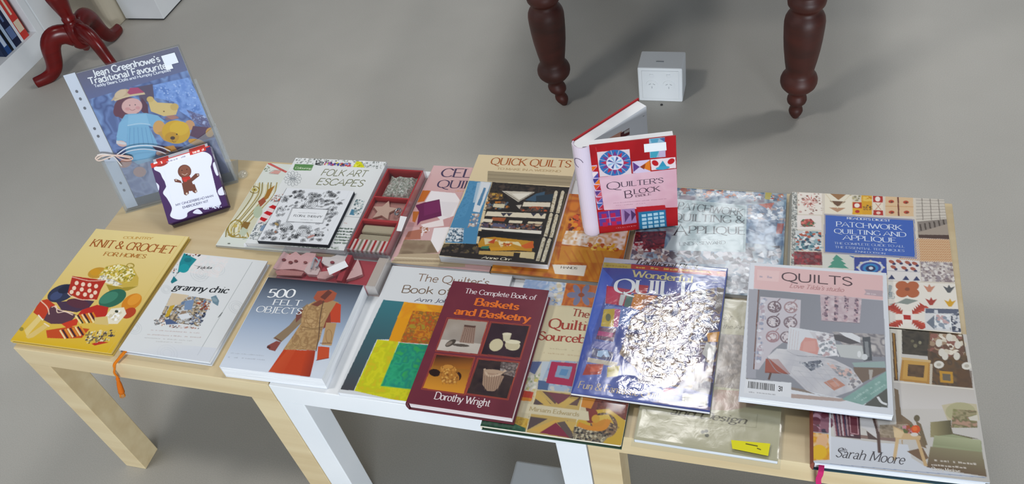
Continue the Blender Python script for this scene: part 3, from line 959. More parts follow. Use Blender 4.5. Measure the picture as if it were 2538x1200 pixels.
# ---- yellow knitting book
def art_knit(A):
    W, H = A.Wm, A.Hm
    A.grad([(0, 0), (W, 0), (W, H), (0, H)], (0, 0), 'ead797', (0, H * .55), 'e2c777')
    A.grad([(0, H * .55), (W, H * .55), (W, H), (0, H)], (0, H * .55), 'e2c777', (0, H), 'e0b615')
    A.rect('d8b95a', W - 9, 0, W - 8, H, .8)
    A.z(0, 540, .3167)
    A.text('KNIT & CROCHET', (697, 222), (1350, 282), 20, 'a85a1c', 'serif', 1.3, .6)
    A.text('FOR HOMES', (805, 296), (1135, 318), 10, 'b5752a', 'serif', 1.4, .6)
    A.text('COUNTRY', (960, 163), (1190, 170), 6, 'd0a04a', 'serif', 1.3, .7)
    # tea cosy with loop
    A.ell('c8952a', 760, 430, 75, 40, -15); A.ell('d49a1c', 745, 425, 40, 28)
    A.poly('cdb04a', [(770, 450), (830, 380), (930, 360), (1040, 385), (1085, 470), (1080, 530), (980, 550), (860, 500)])
    A.speck([(780, 445), (830, 385), (930, 365), (1035, 385), (1070, 470), (980, 510)], ['efe6b0', '9a8f2a', 'd8c24a', 'fff6cf'], 240, 2.2)
    A.ring('a58d2c', 2.4, 1020, 375, 28, 18); A.speck([(800, 440), (960, 520), (900, 535), (760, 480)], ['f2eede', 'b7b3a5'], 80, 2.5)
    A.poly('a8922e', [(830, 520), (960, 545), (1080, 535), (1000, 570), (860, 580)])
    # blue and plum wool
    A.ell('2d3350', 480, 590, 115, 62, -22); A.ell('3f4b74', 440, 610, 52, 30, -25); A.ell('20243c', 520, 555, 70, 30, -20)
    A.poly('47304a', [(440, 660), (640, 640), (740, 650), (700, 700), (600, 740), (480, 720)]); A.ell('5a2c3c', 610, 670, 90, 36, 10)
    # red spotted mat
    A.poly('b52a17', [(565, 455), (830, 490), (790, 560), (760, 640), (640, 645), (530, 590)])
    for (x, y) in [(600, 510), (650, 520), (700, 525), (752, 535), (580, 550), (640, 560), (700, 570), (745, 585), (560, 580), (610, 592), (665, 600), (715, 612)]:
        A.ell('f5d8c0', x, y, 15, 17, 30)
    A.line('f3c9b4', 1.7, [(530, 590), (560, 615), (640, 640), (740, 640)], 1, True); A.line('f0c4ae', 1.6, [(560, 462), (700, 492), (830, 487)], 1, True)
    # green and orange wool
    A.ell('2c6a54', 880, 630, 115, 62, -24); A.ell('3f836a', 850, 625, 80, 38, -24); A.ell('d9871a', 1030, 660, 90, 55, -35); A.ell('e79b2e', 1050, 640, 60, 34, -35)
    A.poly('c0281a', [(640, 720), (760, 680), (850, 700), (830, 780), (700, 800), (600, 770)]); A.ell('b9421f', 1010, 745, 60, 36, -30)
    # toys and socks
    A.poly('c43c1a', [(260, 740), (310, 650), (370, 635), (430, 680), (420, 790), (330, 790)]); A.poly('5a3846', [(400, 690), (600, 760), (540, 830), (400, 830), (340, 800)])
    A.line('f4d7c2', 1.8, [(405, 700), (440, 690), (450, 740), (510, 735), (570, 760)], 1, True); A.line('f4d7c2', 1.8, [(425, 690), (465, 720), (575, 745)], 1, True)
    A.line('f2cbb0', 2, [(320, 650), (370, 700), (385, 755)], 1, True)
    A.poly('e8cf83', [(190, 880), (300, 765), (330, 790), (250, 880), (210, 930)]); A.poly('e2c576', [(200, 930), (340, 835), (380, 850), (260, 935), (220, 945)])
    A.line('f8f0dc', 2, [(300, 760), (335, 800)]); A.line('f8e7c8', 2, [(345, 825), (385, 850)]); A.ell('9c8a2f', 168, 870, 18, 16)
    A.poly('c84a16', [(360, 880), (560, 850), (700, 870), (640, 940), (500, 945), (370, 940)]); A.poly('cf3a1a', [(480, 830), (620, 780), (600, 840), (520, 860)])
    for i in range(9):
        x = 590 + i * 17; A.line(['f6e2a8', '22242c', 'd98a1c'][i % 3], 2.6, [(x, 765 - i * 3), (x + 42, 825 - i)])
    for i in range(9):
        x = 470 + i * 20; A.line(['f6e2a8', '22242c', 'e0952a'][i % 3], 2.8, [(x, 880 - i * 4), (x + 40, 945 - i * 4)])
    A.poly('efe7d0', [(825, 770), (870, 710), (970, 700), (990, 750), (920, 830), (840, 830)]); A.speck([(830, 770), (970, 705), (920, 825)], ['ffffff', 'd8ceb0'], 30, 2.6); A.ell('2f3a2a', 912, 732, 14, 11)
    A.poly('dcc27a', [(740, 780), (840, 770), (850, 840), (740, 830)])
    for i in range(8):
        A.line(['3c3a44', 'd8d0b8', 'b08a50'][i % 3], 2, [(700 + i * 22, 890), (670 + i * 26, 960)])
    A.poly('c22c1c', [(715, 985), (790, 965), (850, 975), (740, 1000)])
    A.speck([(660, 900), (880, 860), (930, 900), (860, 960), (680, 990)], ['e8dfb8', '3e3848', 'd8b84a', '8a7a50'], 90, 2.2)


book('knitting_book', 'yellow hardback with knitted toys and wool, at left end of birch table', .1067, .1584, .5, .229, .293, TH, .459, 'hard', 'e4cb7c', art_knit, edge='dcbf62', pages=PAGESC)


# ---- white journal with teal flower
def art_granny(A):
    A.z(0, 540, .3167)
    for cx, cy, r in ((1560, 440, 70), (1590, 430, 55), (1850, 700, 60), (1310, 1060, 80), (1050, 860, 60), (1700, 400, 60), (1300, 560, 40)):
        for k in (1, .7, .45):
            A.ring('b9bfc4', .5, cx, cy, r * k, r * k * .8, 20, .8)
    A.noise([(1480, 280), (1800, 320), (1700, 470), (1450, 420)], ['e8ebed', 'f1e6e4', 'dfe6e6'], 8, .6)
    A.poly('168a94', [(1405, 350), (1440, 275), (1540, 325), (1500, 370), (1480, 400), (1390, 430)]); A.ell('1b9aa3', 1440, 395, 42, 34, -20); A.ell('0f7480', 1470, 330, 30, 18)
    A.poly('117884', [(1335, 500), (1360, 455), (1390, 490), (1345, 515)]); A.line('2a6a60', .8, [(1400, 420), (1370, 460)])
    A.speck([(1440, 268), (1580, 275), (1560, 310), (1430, 290)], ['1f2a2e', 'e38a70', '2b2b2b'], 14, 1.6)
    A.speck([(1350, 320), (1400, 300), (1400, 440), (1340, 440)], ['1f5a5e', 'd8927a', '3b4a4a'], 14, 1.3)
    A.line('50585c', .5, [(1520, 370), (1560, 385), (1590, 410)], 1, True); A.text('Tilda', (1525, 398), (1655, 400), 6, '5a5a5c', 'serif', 1.3, .6, .2)
    A.text('granny chic', (1348, 562), (1778, 592), 15, '2e3236', 'serif', 1.5, .7, .12)
    A.rect('8f8a86', 1340, 590, 1341, 591)
    pic = [(1345, 588), (1660, 640), (1560, 850), (1240, 800)]
    A.poly('9a938c', pic)
    A.noise(pic, ['6a7f9c', 'c9b79a', '51402f', 'd8dde0', '97806a'], 9, 1)
    A.poly('d8c6a8', [(1345, 588), (1480, 605), (1400, 680), (1300, 690)]); A.poly('caa52a', [(1330, 690), (1370, 680), (1320, 770), (1285, 780)]); A.poly('7a93b5', [(1450, 650), (1520, 640), (1500, 720), (1440, 720)])
    A.poly('dfe3e8', [(1390, 760), (1470, 745), (1500, 780), (1420, 800)]); A.poly('50628a', [(1270, 800), (1330, 790), (1400, 830), (1300, 835)])
    A.speck([(1520, 650), (1650, 650), (1640, 720), (1560, 720)], ['b5623a', '8a3f2c', 'e6dccb', '6f2f22'], 40, 2); A.speck([(1500, 740), (1620, 740), (1570, 850), (1480, 830)], ['44506c', 'dcdfe4', '23283a', '8a96b0'], 60, 1.8)
    A.speck([(1200, 790), (1290, 780), (1300, 850), (1210, 840)], ['9a9a9c', 'c9a795', '6b6a6a', 'efeae6'], 40, 2); A.speck([(1300, 835), (1560, 850), (1555, 870), (1330, 860)], ['b98a7c', '5a4f52', 'd9d6d4'], 40, 1.8)
    A.poly('6f8c9c', [(1650, 620), (1690, 605), (1715, 650), (1705, 690), (1665, 665)]); A.ell('8aa2ae', 1680, 640, 24, 14, 30)
    A.blocktext((1180, 880), (1560, 905), 2, 'b58e86', 3, .6); A.blocktext((1150, 915), (1570, 940), 2.4, 'b79a94', 5, .6); A.blocktext((1130, 940), (1500, 965), 2, 'aaa4a2', 7, .6)
    A.blocktext((1220, 970), (1420, 980), 2, 'aaa4a2', 7, .5)
    A.line('9aa0a2', .9, [(1975, 345), (1740, 740), (1545, 1075)]); A.poly('3c4042', [(1708, 775), (1745, 735), (1720, 770)]); A.line('3c4042', 1.6, [(1740, 740), (1708, 778)])
    A.rect('d3dade', 1180, 1000, 1181, 1001)
    A.grad([(915, 1035), (1640, 1125), (1700, 1020), (980, 950)], (1300, 980), 'e2e5e8', (1280, 1090), 'd3d9e6', .6)


t, fr, fc = book('craft_journal', 'white hardback with teal flower corner and small interior photo, orange tassel hanging from it', .3322, .1402, 0, .191, .238, TH, .463, 'hard', 'e2e5e7', art_granny, edge='d9dee4', bulge=.002)
m = MB()
m.tube(catmull([(.2475, .034, .4568), (.2445, .014, .4568), (.2390, -.0045, .4538), (.2352, -.0075, .4440), (.2250, -.0075, .4280), (.2236, -.0075, .4130)], 6), [.003] * 8 + [.0026] * 8 + [.0020] * 15, 'd9791a', 0, 8)
rb = obj('tassel_cord', m, CLOTH, t, label='orange cord')
m = MB()
ta, tb_ = np.array([.2236, -.0080, .4140]), np.array([.2020, -.0085, .3600])
ks = np.linspace(0, 1, 9)
m.tube([ta + (tb_ - ta) * k for k in ks], list(np.interp(ks, [0, .06, .14, .2, .45, 1], [.0022, .0036, .0036, .0027, .0046, .0058])), 'd36c14', 0, 14)
for k in range(11):
    a = k * .6
    off = np.array([math.cos(a), math.sin(a) * .8, 0])
    m.tube([tb_ + off * .0038, tb_ + (tb_ - ta) * .28 + off * .0056], .0008, 'e08a2a', 0, 5)
obj('tassel', m, CLOTH, rb)


# ---- felt book
def art_felt(A):
    W, H = A.Wm, A.Hm
    A.grad([(0, 0), (W, 0), (W, H * .5), (0, H * .5)], (0, 0), '2b303c', (0, H * .5), '9fb0c8')
    A.grad([(0, H * .495), (W, H * .495), (W, H), (0, H)], (0, H * .495), '9fb0c8', (0, H * .95), 'd9e2ef')
    A.z(500, 600, .3333)
    A.text('500', (478, 412), (684, 414), 19, 'f4f6f8', 'serif', 1.3, .6)
    A.text('FELT', (522, 468), (738, 476), 12.5, 'eef1f4', 'serif', 1.1, .5)
    A.text('OBJECTS', (398, 520), (738, 540), 13.5, 'eef1f4', 'serif', 1.1, .5)
    A.poly('d9e0ea', [(880, 870), (960, 820), (930, 960), (830, 960)], .5)
    # coat
    A.poly('8f7a60', [(745, 490), (790, 455), (740, 600), (640, 700), (590, 745), (530, 715), (650, 620), (700, 560)])
    A.poly('7a4a42', [(700, 545), (745, 490), (760, 540), (700, 600)])
    A.poly('8c4a44', [(485, 772), (555, 735), (590, 745), (545, 812), (500, 800)]); A.ell('5a3430', 497, 782, 14, 10)
    A.line('6a3f3a', 1.6, [(545, 712), (592, 738)])
    A.poly('b08e62', [(780, 470), (840, 440), (960, 430), (1020, 450), (960, 560), (900, 640), (880, 720), (845, 805), (605, 800), (690, 680), (740, 600), (745, 520)])
    A.noise([(780, 470), (840, 440), (930, 500), (900, 640), (870, 740), (845, 800), (615, 795), (740, 600), (745, 520)], ['a5845a', 'bd9b6c', '9a7750', 'c4a274'], 9, .9)
    A.line('7d6242', 1.2, [(740, 628), (820, 645), (905, 632)]); A.line('8c6e4a', 1, [(735, 650), (890, 652)]); A.ring('937048', .9, 820, 555, 45, 70)
    A.ring('957249', .9, 760, 740, 28, 40); A.ring('957249', .9, 700, 730, 28, 40)
    A.poly('a8573f', [(830, 415), (860, 365), (960, 355), (1005, 380), (985, 430), (930, 450), (850, 440)]); A.poly('6a3c34', [(880, 410), (940, 355), (970, 375), (915, 430)]); A.poly('7b4438', [(815, 465), (880, 430), (920, 445), (860, 480)])
    A.line('5a4234', 1.6, [(905, 435), (880, 560), (870, 700), (850, 810)], 1, True)
    A.poly('c4472b', [(1000, 450), (1035, 465), (1030, 600), (925, 595), (945, 540)]); A.poly('8a3f34', [(920, 590), (955, 520), (960, 600), (900, 650)])
    A.poly('b9966a', [(925, 598), (1003, 602), (965, 770), (890, 765), (910, 680)]); A.ring('957249', .9, 945, 700, 22, 50)
    A.poly('c9502c', [(865, 775), (950, 782), (945, 860), (855, 880)]); A.line('6a3a30', 1.2, [(880, 752), (965, 752)]); A.line('8a2f22', 1.4, [(850, 880), (945, 862)])
    A.poly('c2431f', [(608, 800), (845, 808), (835, 880), (805, 1003), (495, 965)]); A.grad([(780, 800), (845, 806), (805, 1003), (730, 995)], (740, 900), 'c2431f', (850, 900), '7e2c22', .8)
    A.grad([(495, 965), (640, 800), (700, 800), (600, 980)], (560, 850), 'd05a33', (700, 900), 'c2431f', .7)
    A.blocktext((215, 828), (460, 848), 2, 'a9aeb8', 4, .6); A.blocktext((195, 858), (470, 880), 2.4, 'a3a8b4', 6, .6)


book('felt_craft_book', 'thick paperback with an orange and tan felt coat on a blue-grey cover', .5614, .1077, 1.25, .194, .202, TH, .481, 'paper', 'dfe5ee', art_felt, edge='e3e8f0', cell=.9)


# ---- colouring books
def art_olive(A):
    A.z(500, 370, .275)
    A.line('c23a38', 5, [(590, 120), (760, 205)]); A.line('e07c74', 1.6, [(590, 120), (760, 205)]); A.poly('d9a39a', [(610, 215), (660, 190), (720, 195), (690, 225)]); A.line('8a4a44', 1, [(605, 215), (650, 190), (740, 190)], 1, True); A.line('7a7a70', 1, [(610, 220), (690, 225)])
    A.speck([(545, 160), (610, 150), (620, 200), (560, 200)], ['6a7a4c', '8f9a86', 'b5b8a8'], 14, 1.6)
    body = [(470, 300), (680, 330), (560, 520), (420, 800), (215, 790), (200, 720)]
    A.poly('d8d6bd', body)
    for k in range(9):
        x = k * 26
        A.line(['8a7a36', 'efecd8', 'a8913e'][k % 3], 2.4, [(470 + x, 300), (455 + x * .9, 420), (330 + x * .7, 600), (235 + x * .8, 700), (215 + x, 790)], 1, True)
    A.ring('8f7a2e', 2.2, 475, 365, 42, 30); A.ell('c8b86a', 475, 365, 26, 18); A.ell('6d5a28', 475, 365, 10, 7)
    A.poly('a8742c', [(600, 360), (660, 325), (600, 440), (540, 480)]); A.poly('a4553a', [(505, 470), (560, 430), (580, 470), (530, 520)])
    A.ring('a08a3a', 3.4, 300, 710, 60, 75, 30); A.ring('d6c98c', 2.4, 300, 710, 40, 52, 30); A.ell('c4ad5a', 300, 690, 20, 16)
    A.poly('8c6a2e', [(350, 700), (380, 650), (440, 660), (410, 720)]); A.poly('c2cbb4', [(330, 760), (370, 700), (420, 730), (380, 790)]); A.line('a08a3a', 3.4, [(240, 770), (300, 795), (400, 795)], 1, True)
    A.ell('b9c6ac', 505, 565, 40, 55, 15); A.line('eef0e6', 2, [(180, 790), (260, 620), (340, 480)], 1, True)
    A.poly('dfe5dc', [(120, 860), (180, 790), (420, 805), (520, 835), (380, 850)]); A.ell('3e4638', 245, 850, 14, 5); A.line('7f9a6a', 1.6, [(370, 810), (440, 800), (520, 828)], 1, True)
    A.poly('eef1f6', [(380, 845), (700, 872), (700, 900), (380, 880)])


book('colouring_book', 'white colouring book with olive and gold swirls, lowest of its stack beside the gingerbread kit', .393, .417, .5, .210, .246, TH, .455, 'paper', 'dfe4dd', art_olive, edge='e3e8e4')


def art_folk(A):
    W, H = A.Wm, A.Hm
    top = [(0, 0), (W, 0), (W, 26), (0, 20)]
    A.speck([(0, 0), (W, 0), (W, 22), (0, 16)], ['9aa09c', 'b9bdba', '7c827e', 'f4f5f5'], 170, 1.8)
    A.z(500, 370, .275)
    A.speck([(1110, 110), (1350, 125), (1340, 160), (1100, 145)], ['b05aa0', '4a4aa0', 'c74a50', '7a8ac8', '3d3d52', 'e3d84a'], 70, 2.2)
    A.poly('d9d81c', [(1360, 160), (1395, 108), (1435, 112), (1470, 165)]); A.speck([(1380, 120), (1450, 150), (1380, 160)], ['f0ee5c', 'b6b410'], 16, 2)
    A.speck([(1030, 100), (1110, 100), (1090, 150), (1020, 140)], ['5a5c60', '2f3134', 'a5a8aa'], 26, 1.9)
    for k in range(8):
        A.line('b9bdc0', .7, [(1480 + k * 20, 115), (1465 + k * 20, 168)])
    A.poly('5f8f56', [(840, 132), (1010, 138), (985, 192), (835, 190), (822, 178)]); A.text('Colouring', (840, 176), (985, 182), 6, 'd8e8c8', 'serif', 1.6, .8)
    A.text('FOLK ART', (1068, 236), (1475, 250), 19, '85886c', 'sans', 1.0, slant=.12)
    A.text('ESCAPES', (1025, 318), (1448, 338), 19, '85886c', 'sans', 1.0, slant=.12)
    for k in range(12):
        a = k * math.pi / 6
        A.ring('8d9398', .8, 820 + 45 * math.cos(a), 265 + 35 * math.sin(a), 34, 17, math.degrees(a))
    A.ring('8d9398', .8, 820, 265, 24, 18)
    # left column: red stripes and outlines
    A.speck([(620, 420), (760, 400), (740, 470), (580, 480)], ['c4c9c8', '8f979b', 'b55a4a', 'f0f0ee'], 80, 2.2)
    for k in range(6):
        A.poly(['c4141c', 'f0d9d9'][k % 2], [(640 - k * 26, 500 + k * 27), (690 - k * 24, 520 + k * 27), (660 - k * 24, 548 + k * 27), (600 - k * 22, 520 + k * 27)])
    A.speck([(480, 665), (600, 650), (530, 830), (400, 800)], ['8f979b', 'c2c8c6', '6c7478'], 90, 1.9); A.poly('7f98b5', [(540, 690), (580, 680), (560, 740), (520, 730)])
    # right side: blue dome, flowers and rows
    A.poly('4f86a3', [(1330, 590), (1350, 540), (1385, 545), (1375, 595)]); A.speck([(1370, 450), (1470, 455), (1430, 600), (1370, 590)], ['7d9aa0', 'b9c2c4', '5c6d72', 'dfe5e4'], 90, 1.8)
    A.line('8a9094', .8, [(1290, 605), (1440, 615)]); A.blocktext((1280, 668), (1330, 672), 3, 'c9948a', 2, .7)
    for k in range(6):
        A.speck([(1230 - k * 8, 705 + k * 26), (1380 - k * 9, 712 + k * 26), (1370 - k * 9, 726 + k * 26), (1222 - k * 8, 719 + k * 26)], ['6f8078', '9fae9c', '52605a'], 30, 1.7)
    A.line('9aa09c', .7, [(1210, 795), (1350, 805)])
    A.speck([(720, 870), (1260, 880), (1250, 905), (700, 893)], ['7c8a80', 'aeb6ae'], 60, 1.6)


book('folk_art_colouring_book', 'white folk art colouring book with green label, under the small floral book', .4652, .4253, 1, .214, .253, .4556, .466, 'paper', 'e6e9ea', art_folk, edge='e2e6ea')


def art_flor(A):
    W, H = A.Wm, A.Hm
    rr = np.random.default_rng(4)
    A.rect('d9dde3', W - 10, 0, W - 9.4, H)
    for k in range(230):
        while True:
            x, y = rr.uniform(6, W - 14), rr.uniform(6, H - 6)
            if not (W * .2 < x < W * .72 and H * .36 < y < H * .70):
                break
        e = max(abs(x - W * .46) / (W * .5), abs(y - H * .5) / (H * .5))
        r = rr.uniform(2.5, 6.5)
        c = ['3a3c40', '6d7075', '54565b', '8d9095', '2e3034'][rr.integers(5)]
        if rr.random() < .5:
            n = rr.integers(5, 8); a0 = rr.uniform(0, 6)
            for j in range(n):
                a = a0 + j * 2 * math.pi / n
                A.ring(c, .5, x + r * .55 * math.cos(a), y + r * .55 * math.sin(a), r * .5, r * .32, math.degrees(a))
            A.ell(c, x, y, r * .28)
        else:
            a = rr.uniform(0, 360)
            A.ell(c, x, y, r, r * .36, a, .75); A.line('eef0f2', .4, [(x - r * math.cos(math.radians(a)), y - r * math.sin(math.radians(a))), (x + r * math.cos(math.radians(a)), y + r * math.sin(math.radians(a)))])
    A.z(500, 370, .275)
    for cx, cy in ((765, 705), (915, 745), (985, 490)):
        for k in (1, .72, .45, .2):
            A.ring('3c3e42', .8, cx, cy, 58 * k, 42 * k)
    A.poly('e9ecf0', [(820, 530), (1140, 545), (1085, 665), (770, 650)])
    for k in (0, 10):
        A.line('4a4c50', .7, [(820 - k * .6, 530 - k * .4), (1140 + k, 545 - k * .4), (1085 + k * .5, 665 + k * .5), (770 - k, 650 + k * .5), (820 - k * .6, 530 - k * .4)])
    A.text('FLORAL THERAPY', (825, 606), (1080, 620), 5.5, '55585d', 'serif', 1.2, .5)
    A.blocktext((870, 573), (1070, 580), 1.8, '85888d', 3, .7); A.blocktext((890, 636), (1000, 641), 1.6, '85888d', 4, .7)
    A.ell('b98a84', 985, 785, 36, 10, -20); A.ell('a58b5a', 675, 675, 20, 12, 30); A.ell('9a6e5a', 665, 745, 12, 10)


book('floral_colouring_book', 'small square black and white floral book, topmost on the folk art colouring book', .4640, .3755, 2.0, .152, .149, .4666, .4755, 'paper', 'e4e7ec', art_flor, edge='e8ebef', back='1c1e22', spine='1c1e22', pages=PAGESD, cell=.8)


# ---- pink quilts book half under the cream one
def art_celtic(A):
    A.z(960, 370, .275)
    A.grad([(300, 100), (900, 100), (900, 700), (100, 700)], (400, 150), 'd8b4b4', (300, 650), 'c99a9a')
    A.poly('b9a68a', [(110, 935), (700, 945), (700, 1060), (0, 1060)]); A.line('d9c9ac', 3, [(60, 975), (500, 990)]); A.line('8a7860', 1.4, [(40, 1000), (500, 1010)]); A.line('cdbb98', 3, [(30, 1018), (500, 1030)])
    A.text('CELTIC', (472, 248), (1015, 262), 25, '4a3f5c', 'serif', 1.1, .4); A.text('QUILTS', (440, 345), (930, 362), 22, '4a3f5c', 'serif', 1.1, .4)
    A.blocktext((610, 380), (800, 386), 3, 'd39a6a', 3, .8)
    A.poly('c06a28', [(300, 370), (390, 372), (330, 470), (265, 480)]); A.poly('b8692c', [(230, 560), (290, 560), (250, 660), (225, 650)])
    A.poly('ece6e8', [(395, 375), (610, 395), (655, 460), (600, 600), (480, 640), (420, 580), (340, 470)])
    A.poly('dcd6da', [(480, 470), (640, 480), (560, 620), (500, 600)], .6)
    A.poly('6a2350', [(250, 505), (330, 480), (470, 450), (490, 600), (300, 650), (265, 690), (285, 560)]); A.poly('7d2c60', [(330, 490), (465, 462), (480, 560), (330, 600)], .6)
    A.poly('efe3e2', [(300, 680), (500, 630), (510, 690), (340, 710)]); A.line('f4ecea', 2, [(330, 690), (310, 780)], 1); A.speck([(290, 700), (380, 700), (380, 750), (300, 760)], ['efe3e2', 'a56a4c', 'd9c0b8'], 26, 2)
    A.poly('f0ecee', [(420, 710), (560, 700), (520, 850), (455, 930), (385, 850)])
    A.poly('b0705c', [(190, 740), (300, 720), (300, 810), (150, 815)]); A.poly('8f7a64', [(150, 815), (390, 822), (455, 935), (100, 945)]); A.noise([(150, 815), (390, 822), (440, 935), (100, 945)], ['8a7460', '9c8a72', '7f6c58'], 20, .8)  # taupe patch below the pink paints a shadow into the cover


book('pink_quilt_book', 'pink book with a plum cushion, half hidden under the cream quilts book', .770, .4252, 0.3, .196, .2715, TH, .4575, 'paper', 'd2aaaa', art_celtic, edge='c9a0a0')


# ---- cream book with cupboard of quilts
def art_quick(A):
    W, H = A.Wm, A.Hm
    A.grad([(0, 0), (W, 0), (W, H), (0, H)], (0, 0), 'eed9b0', (0, H), 'e2cda6')
    A.z(960, 370, .275)
    A.text('QUICK QUILTS', (925, 136), (1650, 166), 20, 'b5622a', 'serif', 1.15, .4)
    A.text('TO MAKE IN A WEEKEND', (985, 183), (1560, 208), 5.5, 'c9ab7c', 'serif', 1.3, .6)
    A.poly('a8987a', [(905, 195), (1680, 245), (1678, 335), (900, 290)])
    for k in range(5):
        A.line(['b7a786', '94856a'][k % 2], 1.8, [(905, 210 + k * 18), (1680, 255 + k * 17)], .7)
    A.poly('2a211b', [(945, 295), (1675, 345), (1655, 420), (1470, 1068), (460, 955), (510, 850), (820, 850)])
    A.noise([(945, 300), (1560, 350), (1480, 480), (900, 430)], ['1e1814', '3c3128', '241c18', '524236'], 12, .9)
    # folded quilts on three shelves
    A.poly('7a5a2c', [(920, 390), (1040, 400), (1030, 450), (900, 460)]); A.speck([(920, 390), (1040, 400), (1030, 450), (900, 460)], ['a8741f', '4a3a2a', '8f6a4a', 'c9a04a'], 34, 2.6)
    A.poly('d4cab8', [(1030, 375), (1330, 385), (1180, 475)]); A.poly('f0e8d8', [(1120, 400), (1300, 395), (1190, 455)]); A.line('6a5f50', 1.2, [(1060, 385), (1185, 465), (1310, 390)])
    A.poly('3f5a70', [(1240, 460), (1340, 400), (1420, 380), (1410, 450), (1330, 470)]); A.poly('2b3a46', [(1340, 420), (1500, 400), (1480, 470), (1340, 470)])
    A.speck([(890, 470), (1100, 470), (1080, 540), (880, 540)], ['6a4a34', 'c77a2a', '3a3a40', '8a7a6a', '5a6a7a'], 60, 2.6)
    A.poly('e8dcc4', [(1230, 475), (1470, 480), (1465, 520), (1215, 515)]); A.poly('a35230', [(1300, 515), (1380, 515), (1370, 555), (1290, 550)]); A.speck([(1200, 520), (1460, 525), (1440, 560), (1190, 560)], ['6b4a3a', 'b9552c', '4a443e', '3a3430'], 40, 2.4)
    A.poly('dccfae', [(960, 490), (1060, 495), (1050, 530), (950, 520)]); A.poly('cfc4b4', [(1160, 505), (1210, 500), (1190, 540)]); A.line('241c16', 2, [(870, 548), (1460, 580)])
    A.poly('e9dcc2', [(900, 560), (1430, 580), (1420, 625), (880, 600)])
    for x in (1020, 1070, 1290, 1360):
        A.poly('3a3644', [(x, 572), (x + 60, 574), (x + 25, 606)])
    A.poly('a8562c', [(950, 612), (1070, 618), (1050, 650), (930, 640)]); A.poly('ede0c6', [(860, 625), (950, 632), (940, 660), (850, 650)]); A.poly('eadcc0', [(1100, 640), (1220, 645), (1210, 668), (1090, 662)]); A.poly('e3d3b2', [(1270, 650), (1400, 655), (1390, 675), (1260, 668)])
    A.speck([(850, 660), (1400, 680), (1380, 730), (830, 700)], ['5a4a5c', '8a4a30', '4f5566', 'c9a98a', '7a5a4c', '3c3444'], 110, 2.8)
    A.poly('62607a', [(930, 690), (970, 668), (1050, 680), (1070, 708)]); A.poly('efe7d8', [(835, 705), (1390, 735), (1385, 765), (830, 720)])
    A.poly('1a1410', [(820, 735), (1385, 770), (1370, 805), (810, 785)])
    A.poly('c98f1c', [(850, 800), (960, 790), (1320, 830), (1300, 920), (800, 880)]); A.poly('e6d4a4', [(870, 800), (1000, 820), (880, 860)]); A.poly('e8d8a8', [(980, 830), (1180, 835), (1220, 880), (1120, 850)]); A.poly('d6621c', [(1200, 870), (1310, 825), (1320, 890), (1240, 895)]); A.poly('c44a1c', [(900, 840), (980, 800), (960, 850)])
    A.poly('3c7a5c', [(850, 875), (920, 870), (910, 900), (840, 895)]); A.poly('d99a1a', [(920, 885), (1130, 880), (1180, 910), (930, 915)]); A.speck([(1000, 830), (1130, 840), (1120, 880), (1010, 870)], ['d9882a', 'f0e2b4', 'b5482a'], 30, 2.4)
    A.poly('c9a45c', [(830, 915), (1320, 925), (1310, 975), (820, 945)]); A.poly('2a1f16', [(1140, 930), (1200, 935), (1180, 1000), (1130, 990)]); A.poly('e3cf9c', [(1200, 925), (1330, 930), (1320, 990), (1190, 975)])
    A.speck([(500, 850), (820, 860), (820, 940), (480, 930)], ['3a2f24', '54463a', '2a221c', '6a5a3a'], 60, 3)
    A.text('Anne Orr', (850, 985), (1110, 1005), 6, 'e8dcc0', 'serif', 1.5, .8, .2)
    # fretted door
    for (x0, y0, x1, y1) in ((1520, 390, 1480, 560), (1580, 390, 1535, 570), (1475, 590, 1425, 780), (1525, 600, 1475, 790), (1410, 810, 1355, 1000), (1460, 820, 1400, 1010)):
        A.line('d8ccb0', 6.5, [(x0, y0), (x1, y1)]); A.ell('d8ccb0', x0, y0, 14, 18, 10); A.speck([(x0 - 14, y0), (x0 + 14, y0), (x1 + 14, y1), (x1 - 14, y1)], ['efe6d0', 'a89878'], 16, 1.4)
    A.line('14100c', 3, [(1660, 400), (1470, 1060)]); A.line('8f7c5c', 1, [(1610, 400), (1440, 1050)])
    A.poly('cdbb92', [(1675, 345), (1700, 345), (1500, 1090), (1468, 1068)])
    A.speck([(1640, 500), (1670, 500), (1510, 1070), (1480, 1060)], ['3a3024', 'd6cc4a', '2a221a', '8a7c4a', 'efe4c0'], 90, 1.9)
    # blue quilt picture
    A.poly('4f8fb8', [(735, 283), (940, 298), (880, 480), (820, 720), (800, 855), (520, 840), (600, 600), (690, 420)])
    A.noise([(740, 290), (830, 295), (700, 600), (600, 640), (690, 420)], ['4f90ba', '5c9cc4', '4787b0'], 5, .8)
    A.poly('e6e8ea', [(840, 292), (935, 300), (830, 570), (770, 560)]); A.poly('5c8cb0', [(870, 345), (890, 350), (835, 510), (805, 500)]); A.poly('c9dbe6', [(810, 300), (850, 295), (800, 480), (770, 480)], .7)
    A.speck([(760, 580), (835, 580), (800, 700), (725, 700)], ['d8c8bc', 'b58a70', 'e9e4e0', '7a8aa0', 'c9a890'], 50, 2.4)
    A.poly('e1e6ea', [(550, 705), (690, 710), (680, 835), (520, 830)]); A.speck([(550, 705), (690, 710), (680, 835), (520, 830)], ['5c7488', 'f4f6f8', '8fa5b5', '3f5668'], 130, 1.8)
    A.poly('e9e4d8', [(455, 955), (1470, 1068), (1470, 1085), (450, 975)], .5)


